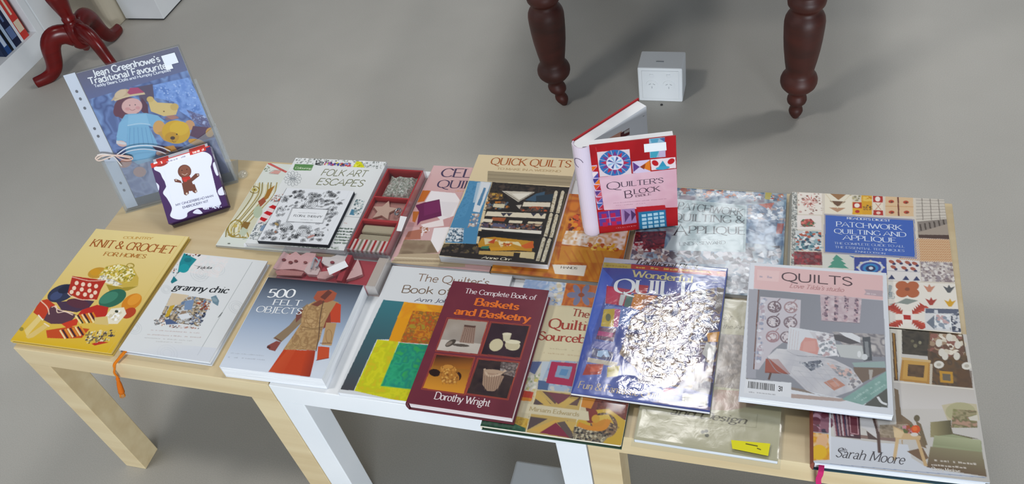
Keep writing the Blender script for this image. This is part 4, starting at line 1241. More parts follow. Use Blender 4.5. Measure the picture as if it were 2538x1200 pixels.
t, fr, fc = book('cupboard_quilt_book', 'cream book with an open cupboard of folded quilts, lying over the pink book', .8721, .4432, .75, .206, .281, .4581, .475, 'paper', 'e8d4ac', art_quick, edge='dfcdb0', mat=PRINTG)
sleeve('clear_jacket', t, fr, (.001, .001, .001, .004), .0010, FILM, .0003, .006)


# ---- orange book under the standing one
def art_orange(A):
    W, H = A.Wm, A.Hm
    A.noise([(0, 0), (W, 0), (W, H), (0, H)], ['b5651c', 'd28a2a', 'a8501a', 'c9761f'], 30)
    A.z(1380, 220, .3667)
    A.speck([(90, 840), (170, 850), (160, 960), (70, 960)], ['8a2a12', 'e08a1c', '5a1c10', 'c9501a'], 30, 4)
    A.noise([(60, 960), (480, 960), (450, 1090), (30, 1050)], ['e6d8c4', 'd3a46a', 'efe8e0', 'c88a40'], 14)
    A.poly('cf8f2a', [(30, 1060), (450, 1090), (400, 1180), (10, 1170)], .7)
    A.speck([(200, 1040), (430, 1050), (420, 1100), (200, 1090)], ['d9a41c', 'b5551a', 'e8c25a'], 40, 3)
    A.mm(); A.z(1160, 580, .4582)
    for k in range(6):
        A.line('b9601c', 3, [(520 + k * 40, 90), (620 + k * 30, 250)], .5)
    A.poly('ece4d4', [(455, 165), (640, 170), (625, 228), (470, 215)]); A.text('HANDS', (500, 186), (590, 192), 5, '5a5248', 'serif', 1.2, .5)
    A.poly('8a5a20', [(100, 195), (460, 235), (460, 245), (100, 205)])


book('orange_craft_book', 'orange book lying under the red standing book, only its right side showing', .9885, .392, 0.3, .231, .214, TH, .4622, 'paper', 'c27a24', art_orange, edge='8f6428')


# ---- book in shiny sleeve right of the standing one
def art_appl(A):
    W, H = A.Wm, A.Hm
    A.noise([(0, 0), (W, 0), (W, H), (0, H)], ['6f8fa5', '9db5c2', '5c6f86', 'b9c4c8', '8a7a86'], 26)
    A.z(1380, 220, .3667)
    A.patch([(820, 640), (1545, 690), (1530, 760), (800, 720)], ['c9713a', '3f5c78', 'd8d0c8', '8a9ab0', 'b5452c', 'e3e6e8', '5a7a96'], 160, 4)
    A.noise([(1280, 780), (1540, 790), (1530, 1060), (1250, 1040)], ['5c7898', '8aa5c0', '4a6484', 'a5b9cc'], 16)
    A.poly('c4563c', [(1360, 780), (1470, 770), (1440, 820)]); A.poly('c9b54a', [(1410, 690), (1455, 695), (1440, 750), (1405, 745)]); A.poly('a8423a', [(1490, 910), (1535, 910), (1520, 980), (1480, 980)])
    A.patch([(1290, 790), (1530, 800), (1530, 890), (1290, 880)], ['d8dde2', '6c7f98', 'b9a5a0', 'e9ecee'], 60, 4)
    A.poly('6e141a', [(490, 970), (740, 960), (720, 1100), (460, 1110)]); A.noise([(490, 970), (740, 960), (720, 1100), (460, 1110)], ['5c0f16', '8a1c22', '3f0a10', 'b53a3a'], 9); A.patch([(500, 1040), (600, 1030), (560, 1100), (480, 1105)], ['d8a5a0', 'b5262a', 'efdcd4'], 26, 3)
    A.patch([(500, 1080), (760, 1080), (760, 1180), (440, 1160)], ['d8cfc4', 'a58a80', 'efe9e2', '6f6068'], 70, 4)
    A.patch([(740, 1100), (1530, 1060), (1500, 1190), (740, 1180)], ['4a4650', '8f8a90', 'd0d0d4', '6a5f66', 'c9c2c4'], 90, 5)
    A.mm(); A.z(1410, 620, .3667)
    A.patch([(1060, 90), (1220, 100), (1210, 290), (1060, 290)], ['a9a8ac', 'd8d8da', '8a868c', 'c4c0c2', 'eeeeee'], 60, 5)
    A.mm(); A.z(1380, 220, .3667)
    A.poly('bccdcd', [(820, 745), (1285, 790), (1275, 1105), (725, 1090), (800, 960)])
    A.line('7f959a', .8, [(840, 760), (1270, 800), (1260, 1090)])
    A.text('PATCHWORK', (812, 812), (1258, 862), 18, '3a4a52', 'serif', 1.2, .45); A.text('QUILTING &', (780, 890), (1270, 912), 18, '3a4a52', 'serif', 1.2, .45); A.text('A', (792, 992), (880, 992), 27, '2c3840', 'serif', 1.0, .4); A.text('PPLIQUE', (888, 978), (1275, 985), 18, '2c3840', 'serif', 1.1, .4)
    A.blocktext((900, 783), (1080, 795), 3, '6a7c82', 3, .7); A.blocktext((880, 1020), (1090, 1022), 2.4, '6a7c82', 5, .7); A.text('LINDA SEWARD', (828, 1062), (1140, 1050), 8, '4f6068', 'serif', 1.1, .5)
    A.poly('c9b5b0', [(820, 630), (850, 632), (850, 655), (818, 652)])


t, fr, fc = book('patchwork_guide_book', 'blue-grey patchwork book in a shiny clear sleeve, right of the standing red book', 1.2445, .4135, .5, .2585, .249, TH, .4592, 'paper', '8fa5b5', art_appl, edge='ddd8d4')
sleeve('clear_sleeve', t, fr, (.003, .002, .006, .004), .0012, FILMS, .0014, .004, lambda a, b: .12, 9)


# ---- quilting sourcebook at the front
def art_source(A):
    W, H = A.Wm, A.Hm
    A.z(1160, 580, .4582)
    A.poly('e2d8c2', [(300, 235), (540, 240), (500, 390), (200, 390)])
    A.noise([(300, 240), (530, 250), (500, 385), (240, 380)], ['a9bcd8', 'd8dde4', '8fa9cc', 'c4cfdc'], 12); A.speck([(440, 260), (530, 262), (505, 385), (430, 380)], ['e8e2d2', 'c9ccd4', '7f9ac4', 'd8c9a8'], 40, 3.4)
    A.poly('8fa8d0', [(310, 245), (430, 250), (400, 330), (290, 320)], .6)
    A.poly('c9641c', [(535, 255), (720, 265), (690, 400), (505, 385)]); A.noise([(535, 255), (720, 265), (690, 400), (505, 385)], ['b5521a', 'd9781f', 'c4661c'], 10)
    for a in (0, 60, 120, 180, 240, 300):
        A.ell('7d7f9c', 612 + 48 * math.cos(math.radians(a)), 330 + 34 * math.sin(math.radians(a)), 30, 16, a)
    A.ell('9a4a24', 612, 330, 16, 12)
    A.poly('e6d9b2', [(430, 388), (680, 405), (640, 690), (330, 680)])
    A.text('The', (558, 442), (652, 455), 15, 'a8442a', 'serif', 1.4, .6); A.text('Quilting', (432, 508), (730, 532), 20, 'b0361f', 'serif', 1.4, .6); A.text('Sourcebook', (375, 572), (752, 600), 17, 'b0361f', 'serif', 1.4, .6)
    A.blocktext((440, 622), (600, 636), 3, 'cfc09a', 3, .8); A.blocktext((400, 645), (620, 664), 3, 'd0b890', 6, .8)
    # patchwork squares
    A.poly('d8d2c0', [(340, 682), (460, 690), (370, 840), (280, 830)]); A.poly('5a6c9c', [(345, 690), (400, 690), (360, 760), (325, 740)]); A.noise([(330, 760), (380, 770), (350, 840), (300, 830)], ['d8cf8a', 'c9d2c8', 'e6dcb4'], 4)
    A.speck([(310, 760), (390, 760), (360, 850), (290, 850)], ['d9c97c', 'efe9d8', 'a9b58a'], 40, 2.6); A.poly('c9d4dc', [(400, 690), (450, 690), (430, 800), (380, 830)])
    A.poly('aebfd2', [(445, 682), (600, 690), (560, 855), (380, 840)]); A.speck([(450, 685), (600, 690), (560, 855), (385, 840)], ['d8d2c8', '8fa9c9', 'c9c4bc'], 80, 2.2); A.poly('4f6a94', [(380, 790), (440, 800), (430, 845), (375, 840)])
    A.poly('b5174e', [(450, 690), (590, 700), (565, 825), (420, 805)]); A.poly('8fa8c4', [(485, 712), (565, 718), (545, 785), (468, 772)]); A.poly('5f92bf', [(505, 730), (545, 734), (530, 768), (490, 762)])
    A.poly('c93a1a', [(290, 845), (355, 855), (345, 890), (270, 885)]); A.poly('e08a1c', [(280, 880), (350, 890), (340, 905), (275, 900)])
    A.poly('cfae62', [(370, 845), (620, 870), (560, 1110), (310, 1080)])
    A.poly('6a4b44', [(400, 850), (520, 865), (470, 920)]); A.poly('5c4a48', [(380, 855), (450, 920), (350, 925)]); A.poly('6a4b44', [(560, 870), (610, 880), (590, 930), (520, 920)])
    A.poly('7d3c48', [(430, 855), (560, 870), (490, 925)]); A.poly('d9b45c', [(480, 925), (560, 880), (600, 885), (520, 940)]); A.poly('d9b45c', [(350, 880), (380, 850), (450, 925), (420, 930)])
    A.poly('5c4a48', [(330, 985), (430, 1000), (320, 1060)]); A.poly('e0b252', [(330, 1060), (470, 1005), (500, 1010), (400, 1075)]); A.poly('8a1e3c', [(385, 1075), (475, 1020), (560, 1105)]); A.poly('64524c', [(480, 1020), (540, 1010), (575, 1110), (550, 1105)]); A.poly('d9b45c', [(520, 1010), (590, 1020), (575, 1090)])
    A.line('e9dcb2', 1.6, [(370, 840), (310, 1085)]); A.line('efe2ba', 1.6, [(620, 870), (565, 1125)])
    A.poly('d2a83a', [(260, 985), (330, 1000), (310, 1070), (240, 1050)]); A.noise([(260, 985), (330, 1000), (310, 1070), (240, 1050)], ['c99a2a', 'dcb84a', 'b58a2c'], 5); A.poly('2a5a44', [(75, 1000), (240, 1020), (310, 1050), (310, 1072), (60, 1045)]); A.noise([(75, 1000), (240, 1020), (310, 1050), (310, 1072), (60, 1045)], ['24523c', '356a4c', '1f4636'], 6)
    # scroll square
    A.poly('7a2c1c', [(620, 875), (880, 915), (850, 1000), (640, 960)]); A.noise([(680, 890), (880, 915), (860, 1010), (700, 960)], ['6a2018', '8a3c24', '5a1c16'], 5); A.poly('d98a1c', [(620, 880), (690, 890), (665, 945), (610, 935)])
    A.poly('d9b02c', [(660, 955), (760, 945), (850, 1010), (870, 1080), (820, 1150), (560, 1110), (590, 1010)])
    A.ell('8a6a4c', 735, 1035, 75, 68, 20); A.speck(A.ellp(735, 1035, 75, 68, 20), ['3c3028', 'b59a70', '6a5040'], 110, 1.8); A.ell('d98f1a', 715, 1020, 48, 40, 10); A.poly('e2bc4a', [(690, 985), (760, 975), (790, 1030), (740, 1000), (700, 1015)]); A.ell('8a2a1c', 668, 985, 30, 40, 30); A.ell('d9a42a', 690, 1000, 22, 22)
    A.poly('9a8a6c', [(575, 1040), (690, 1055), (760, 1095), (720, 1140), (560, 1110)]); A.speck([(575, 1040), (690, 1055), (760, 1095), (720, 1140), (560, 1110)], ['2f2a28', 'd0c4a4', '6a5c4c'], 120, 1.8)
    A.line('e0901c', 8, [(600, 1030), (660, 1050), (730, 1050), (760, 1010)], 1, True)
    A.poly('e4d7b4', [(300, 915), (650, 960), (655, 1010), (285, 965)]); A.text('Miriam Edwards', (330, 955), (600, 988), 7, 'c4ae7c', 'serif', 1.2, .5)
    A.line('b9a488', 1, [(885, 925), (830, 1150)])


t, fr, fc = book('patchwork_sourcebook', 'hardback with patchwork squares and scroll, jutting over the table edge under the magazine', 1.0515, .1275, .5, .2195, .300, TH + .0002, .4622, 'hard', 'd9cba6', art_source, edge='e3dccb', back='2c4a3c', bulge=.001, pages=PAGESC)
sleeve('clear_jacket', t, fr, (.0, .0, .003, .001), .0005, FILM, .0002, .006)


# ---- white book with colour blocks
def art_blocks(A):
    A.z(830, 630, .3583)
    A.text("The Quilter's", (562, 186), (1062, 222), 17, '8a6f5c', 'sans', .85); A.text('Book of Design', (455, 266), (1140, 300), 17, '7a6450', 'sans', .85)
    A.text('Ann Johnston', (550, 328), (940, 345), 8.5, '4a4f66', 'sans', 1.0, slant=.15)
    A.grad([(335, 315), (478, 330), (390, 590), (290, 590), (130, 945), (38, 935)], (420, 330), '2f6f7c', (80, 930), '47484e')
    A.grad([(335, 315), (478, 330), (400, 590), (220, 590)], (430, 320), '3a7a84', (280, 590), '3c5f68')
    A.poly('e59a12', [(478, 330), (1000, 380), (900, 640), (370, 600)]); A.noise([(480, 332), (1000, 380), (960, 470), (430, 440)], ['e8a015', 'e0901a', 'f0b01c'], 18, .8)
    A.poly('c46a1c', [(540, 390), (980, 420), (900, 640), (450, 610)]); A.noise([(540, 390), (980, 420), (900, 640), (450, 610)], ['b5641c', 'd98a1c', '8a6a2a', 'c4541a', 'a8902c'], 8)
    A.poly('d5d018', [(295, 590), (440, 605), (330, 910), (660, 950), (640, 1060), (133, 945)]); A.noise([(295, 590), (430, 605), (330, 910), (660, 950), (640, 1060), (133, 945)], ['c9c812', 'd8d41c', 'bfc416', 'd2b81c'], 10, .8)
    A.poly('1f9a6c', [(445, 612), (900, 650), (760, 960), (315, 912)]); A.noise([(445, 612), (900, 650), (760, 960), (315, 912)], ['178f6a', '2aa878', '1a8a78', '32a85c'], 12)
    A.line('9acb3c', 1.2, [(440, 612), (315, 912), (700, 955)])


book('colour_block_book', 'white book with green, yellow and teal blocks, half under the maroon basketry book', .8006, .1428, 1.0, .232, .281, TH, .459, 'paper', 'dcdfe2', art_blocks, edge='dfe3e8')


# ---- maroon basketry book
def art_basket(A):
    W, H = A.Wm, A.Hm
    A.noise([(0, 0), (W, 0), (W, H), (0, H)], ['6a2836', '732e3c', '6e2a3a'], 60)
    A.z(830, 630, .3583)
    A.text('The Complete Book of', (895, 270), (1388, 318), 10.5, 'e8d9dc', 'serif', 1.2, .6)
    A.text('Baskets', (962, 352), (1268, 388), 15, 'e2722a', 'serif', 2.0, .9); A.text('and Basketry', (822, 415), (1348, 470), 15, 'e2722a', 'serif', 2.0, .9)
    A.text('Dorothy Wright', (684, 1002), (1068, 1056), 13, 'ecdfe0', 'serif', 1.4, .7)
    P1 = [(785, 448), (1055, 470), (985, 690), (705, 662)]; P2 = [(1083, 475), (1345, 498), (1278, 718), (1012, 690)]
    P3 = [(702, 695), (960, 720), (890, 965), (608, 925)]; P4 = [(995, 728), (1270, 752), (1190, 998), (912, 960)]
    for p in (P1, P2, P3, P4):
        A.line('c2552e', 1.0, p + [p[0]])
        A.line('c2552e', .6, [(p[0][0] - 8, p[0][1] - 8), (p[1][0] + 8, p[1][1] - 6), (p[2][0] + 6, p[2][1] + 10), (p[3][0] - 10, p[3][1] + 8), (p[0][0] - 8, p[0][1] - 8)])
    A.grad(P1, (900, 450), 'a89a8c', (850, 690), '7d7068'); A.poly('c9bfb4', [(735, 590), (1010, 620), (985, 690), (705, 662)]); A.noise(P1, ['d8d2ca', '8f8378'], 40, .25)
    A.poly('9a7f70', [(895, 492), (975, 500), (960, 620), (860, 610)]); A.poly('5a4038', [(895, 488), (975, 496), (968, 510), (892, 502)])
    for k in range(6):
        A.line('6a4c42', 1.1, [(905 + k * 12, 500), (870 + k * 17, 610)], .8)
    A.ell('4a4038', 800, 615, 42, 18, -30); A.ell('8a7c70', 790, 618, 26, 10, -30); A.ell('5a5048', 870, 630, 60, 10, 5)
    A.poly('33202a', P2); A.noise(P2, ['2c1a24', '3f2a34'], 30, .8); A.ell('cfc4a0', 1115, 628, 50, 40, -30); A.ell('d8ceac', 1228, 630, 52, 36, 5); A.poly('c9be9c', [(1180, 610), (1280, 605), (1262, 660), (1185, 655)]); A.ell('e0d8ba', 1230, 606, 54, 14, 4)
    A.poly('cfc6a8', [(1160, 550), (1220, 552), (1205, 600), (1165, 600)]); A.ell('ddd4b8', 1190, 552, 32, 9)
    A.grad(P3, (830, 710), '6a3a1c', (760, 930), 'd8922c'); A.grad([(702, 695), (960, 720), (930, 800), (680, 770)], (830, 700), '3a1c18', (820, 790), 'a8641f', .8)
    A.ell('2a140c', 690, 820, 40, 26, 10); A.ell('33180e', 845, 845, 30, 32, 20); A.ell('c98a3a', 782, 800, 55, 40, 5); A.ring('8a5420', 1.2, 782, 780, 40, 18); A.ell('b87a30', 790, 850, 70, 48, 10)
    for k in range(5):
        A.line('8f5a22', .9, [(730 + k * 24, 790), (745 + k * 24, 900)], .7)
    A.speck([(735, 790), (850, 790), (850, 890), (740, 890)], ['dba452', '8f5a22'], 40, 1.6)
    A.poly('2e1e22', P4); A.noise(P4, ['281a20', '40302e', '33242a'], 20, .8); A.noise([(1150, 745), (1270, 755), (1240, 850), (1140, 820)], ['8a7c78', '4a3c3c', 'a59a94'], 6)
    A.poly('a88a74', [(1028, 800), (1170, 845), (1130, 925), (1100, 948), (1050, 945), (1020, 900)]); A.line('c9ae96', 3.4, [(1035, 795), (1060, 840), (1130, 835), (1180, 805)], 1, True); A.ell('b89c84', 1100, 812, 70, 14, 6)
    for k in range(8):
        A.line('6a5044', .9, [(1035 + k * 17, 840), (1035 + k * 13, 940)], .8)
    A.line('8f7a6c', 1.6, [(1170, 830), (1225, 810)])


book('basketry_book', 'maroon hardback with four basket pictures and orange title, lying on the colour block book', .9079, .1125, 0, .175, .253, .4632, .4845, 'hard', '6e2a38', art_basket, edge='6b2634', pages=mat_pages('paper_pinkish', 'c4b8b8', 'eadfdf'), spine='5e2230', mat=PRINTG)


# ---- reader's patchwork book at the right
def art_reader(A):
    A.z(1940, 450, .4416)
    A.rect('d9cfc0', 40, 40, 1000, 900)
    A.poly('dcb98e', [(762, 322), (990, 328), (1000, 452), (772, 445)])
    for k in range(30):
        A.line('b06a3c', 1.3, [(640 + k * 13, 452), (760 + k * 13, 318)], .8)
    for k in range(9):
        A.line('e8cfa8', .8, [(740, 330 + k * 14), (1000, 334 + k * 14)], .6)
    A.noise([(50, 60), (80, 60), (85, 470), (45, 470)], ['8a8a80', 'e2e2dc', '5a5f5c', 'c9ccc8'], 5)
    sq = lambda x0, y0, x1, y1: [(x0, y0), (x1, y0 + 4), (x1 + 4, y1 + 4), (x0, y1)]
    A.poly('ece4da', sq(85, 62, 218, 182)); A.speck(sq(85, 62, 218, 182), ['c9a8a0', 'e9e2d8', '8f6a60'], 70, 2)
    for k in range(12):
        a = k * math.pi / 6 + .2
        A.poly('c2382c', [(150 + 6 * math.cos(a + .9), 112 + 5 * math.sin(a + .9)), (150 + 50 * math.cos(a), 112 + 40 * math.sin(a)), (150 + 26 * math.cos(a + .3), 112 + 20 * math.sin(a + .3))])
    A.poly('ebe2dc', sq(80, 188, 214, 268)); A.ell('b04a44', 138, 232, 38, 22); A.speck(A.ellp(138, 232, 40, 26), ['8a3434', 'd87a6a', '4f6a4a'], 26, 2.4); A.line('8a3434', 1.2, [(98, 250), (180, 252)])
    A.poly('cfd4d4', sq(70, 275, 215, 385)); A.speck(sq(70, 275, 215, 385), ['4f7f8c', 'e9ecec', '2f4f66', 'b5563c', '8fb0b8'], 130, 2.6)
    A.poly('8a2c38', sq(62, 392, 218, 466)); A.speck(sq(62, 392, 218, 466), ['a83a44', '6a1c2a', '7a4a50'], 60, 3)
    A.poly('e9e0cc', sq(235, 66, 388, 178)); A.poly('9a7048', [(265, 68), (358, 70), (312, 104)]); A.poly('6b4b34', [(262, 108), (355, 112), (308, 140)]); A.poly('b98f70', [(258, 145), (352, 148), (306, 172)]); A.line('d8c8a8', 1.2, [(240, 70), (306, 150), (380, 72)])
    A.speck([(370, 66), (440, 68), (430, 110), (390, 110)], ['d8d2c0', '8f8a72', 'b9ae88'], 26, 2)
    A.poly('d9a01c', [(440, 72), (500, 76), (500, 186), (390, 184), (390, 114), (440, 116)]); A.poly('b52c20', [(392, 116), (442, 118), (444, 150), (392, 148)]); A.ell('f2e6da', 416, 134, 15, 12); A.poly('e0a81c', [(392, 150), (444, 152), (446, 184), (392, 182)]); A.ell('b52c20', 418, 168, 13, 9); A.speck([(450, 80), (500, 82), (498, 112), (450, 112)], ['c98a10', 'e8c25a'], 20, 2.4); A.speck([(452, 130), (496, 132), (496, 160), (452, 160)], ['6b4a20', 'b5822a'], 26, 1.6)
    A.poly('e8dcc8', [(505, 78), (560, 80), (564, 190), (508, 188)]); A.poly('b02a24', [(505, 78), (560, 80), (561, 118), (506, 116)]); A.ell('f0e4dc', 532, 98, 14, 14); A.poly('b02a24', [(507, 160), (562, 162), (563, 190), (508, 188)]); A.ell('e9c9b8', 536, 176, 12, 8); A.line('b5563c', 1, [(520, 122), (550, 158)]); A.line('b5563c', 1, [(550, 122), (520, 158)])
    A.poly('dcbc94', sq(575, 84, 730, 192)); A.line('c99a68', 1.6, [(575, 138), (732, 142)]); A.line('6b2a1c', 2.4, [(646, 86), (650, 192)])
    for x, y in ((608, 112), (690, 116), (610, 172), (694, 172)):
        A.ell('b5452c', x, y, 16, 9); A.ell('6b3a2c', x + 3, y + 3, 7, 5)
    A.poly('8a8078', [(745, 92), (905, 100), (940, 320), (760, 312)]); A.poly('d0c8bc', [(745, 92), (905, 100), (918, 210), (750, 225)])
    for k in range(7):
        A.line('9a9188', 1.6, [(748, 104 + k * 18), (912, 108 + k * 16)], .8)
    for k in range(3):
        A.line('6f675f', 1.4, [(780 + k * 46, 94), (786 + k * 48, 215)], .8)
    for k in range(6):
        A.line('4f453e', 2.6, [(770 + k * 26, 240 - k * 5), (776 + k * 26, 275 - k * 6)])
    A.poly('a5978a', [(760, 285), (930, 235), (936, 300), (765, 300)]); A.poly('4f3a34', [(758, 298), (938, 300), (940, 324), (760, 316)])
    A.poly('c9c0ba', [(770, 450), (960, 456), (968, 566), (778, 560)]); A.speck([(770, 450), (960, 456), (968, 566), (778, 560)], ['9a8f94', 'b5a8a4', '8a7a7c', 'e0d9d4'], 200, 2.2)
    A.poly('3a62b8', [(232, 182), (738, 212), (750, 432), (230, 400)]); A.line('d8c48a', 1, [(236, 186), (734, 216), (744, 426), (234, 396), (236, 186)])
    A.text("READER'S DIGEST", (360, 212), (605, 226), 5, 'e6ecf8', 'serif', 1.5, .7); A.text('PATCHWORK', (298, 252), (670, 274), 11.5, 'd9e4f8', 'serif', 1.1, .5); A.text('QUILTING AND', (288, 290), (692, 312), 10.5, 'd9e4f8', 'serif', 1.1, .5)
    A.text('APPLIQUE', (338, 327), (640, 345), 11, 'd9e4f8', 'serif', 1.1, .5); A.text('THE COMPLETE GUIDE TO ALL', (288, 352), (685, 372), 5, 'b9caee', 'serif', 1.2, .6); A.text('THE ESSENTIAL TECHNIQUES', (292, 374), (684, 396), 5, 'b9caee', 'serif', 1.2, .6); A.text('JENNI DOBSON', (402, 398), (576, 410), 4, 'b9caee', 'serif', 1.2, .6)
    A.poly('dcdcd4', sq(222, 408, 398, 490)); A.poly('4f9a84', [(300, 410), (340, 440), (325, 442), (355, 462), (340, 466), (370, 488), (250, 482), (275, 462), (265, 458), (288, 440), (278, 436)]); A.poly('5c78b0', [(370, 415), (398, 418), (398, 432)])
    A.poly('34489a', sq(400, 424, 580, 520)); A.ell('c9d2e6', 492, 482, 72, 38); A.ell('34489a', 492, 484, 60, 32); A.ell('2f86c4', 492, 486, 44, 26); A.ell('1c2c60', 492, 488, 28, 17); A.ell('d8e4f0', 494, 486, 12, 8)
    for k in range(8):
        a = k * math.pi / 4; A.ell('d8d0c0', 492 + 72 * math.cos(a), 482 + 36 * math.sin(a), 9, 6)
    A.poly('e2ddda', [(582, 432), (765, 445), (775, 562), (590, 555)])
    for (x, y) in ((610, 450), (650, 448), (700, 455), (740, 460), (620, 480), (680, 485), (730, 490)):
        A.ell('a85a48', x, y, 17, 9, 20); A.ell('3a3a60', x + 14, y + 12, 10, 7)
    for (x, y) in ((610, 540), (690, 545), (750, 548)):
        A.poly('2f3a66', [(x - 20, y + 8), (x, y - 18), (x + 20, y + 8)])
    A.line('a5a5b0', 1, [(585, 500), (770, 508)])
    # flower block, baskets, burst, stars
    A.poly('ebe5da', [(590, 560), (985, 575), (1000, 850), (600, 820)])
    for dx, dy in ((-30, -20), (30, -18), (-28, 20), (32, 22)):
        A.ell('b5623a', 698 + dx, 604 + dy, 36, 26)
    A.ell('8a4a30', 698, 604, 14, 10); A.poly('8a938c', [(640, 680), (690, 655), (760, 668), (700, 690)]); A.line('8a938c', 1.4, [(600, 690), (650, 680)]); A.speck([(592, 580), (615, 580), (615, 650), (592, 650)], ['6a7a86', 'a8b0b0'], 20, 3)
    for (x, y, c) in ((822, 598, 'c98a70'), (932, 602, '54585c'), (832, 672, 'a83a30'), (938, 680, 'd8a41c')):
        A.poly(c, [(x - 34, y - 16), (x - 10, y - 6), (x, y - 24), (x + 10, y - 6), (x + 34, y - 14), (x + 8, y + 22), (x - 8, y + 22)])
    A.ell('f0e8e0', 698, 760, 42, 34); A.poly('b5241c', [(675, 748), (718, 750), (720, 776), (678, 774)])
    for sx in (-1, 1):
        for sy in (-1, 1):
            for k in range(5):
                d = 36 + k * 15
                A.poly('c24a34', [(698 + sx * d * .8, 760 + sy * d * .45), (698 + sx * (d + 34), 760 + sy * (d * .45 + 2)), (698 + sx * (d + 8), 760 + sy * (d * .5 + 16))])
                A.poly('b03c2c', [(698 + sx * d * .8, 760 + sy * d * .45), (698 + sx * (d * .7), 760 + sy * (d * .62 + 22)), (698 + sx * (d + 10), 760 + sy * (d * .5 + 10))])
    A.poly('dcdcdc', [(795, 710), (990, 715), (1000, 850), (800, 835)]); A.poly('5c6478', [(800, 712), (990, 716), (990, 742), (800, 738)]); A.poly('d8dade', [(850, 720), (870, 722), (870, 740), (848, 738)])
    A.poly('707a88', [(805, 790), (850, 750), (850, 830)]); A.poly('eceeee', [(850, 745), (945, 748), (948, 820), (852, 815)]); A.speck([(940, 740), (1000, 742), (1000, 850), (950, 845)], ['3f4658', 'd8d8da', '6a7284'], 40, 3); A.speck([(860, 745), (940, 760), (930, 830), (850, 820)], ['c9a8a8', 'e3e6ea', '8f9aa8'], 26, 3)


t, fr, fc = book('patchwork_block_book', 'large patchwork book with a blue title panel, at right end of the row', 1.5089, .3872, 1.0, .250, .289, TH, .474, 'hard', 'ddd2c2', art_reader, edge='d9cebc', spine='a8a69c', pages=PAGESC, bulge=.004)


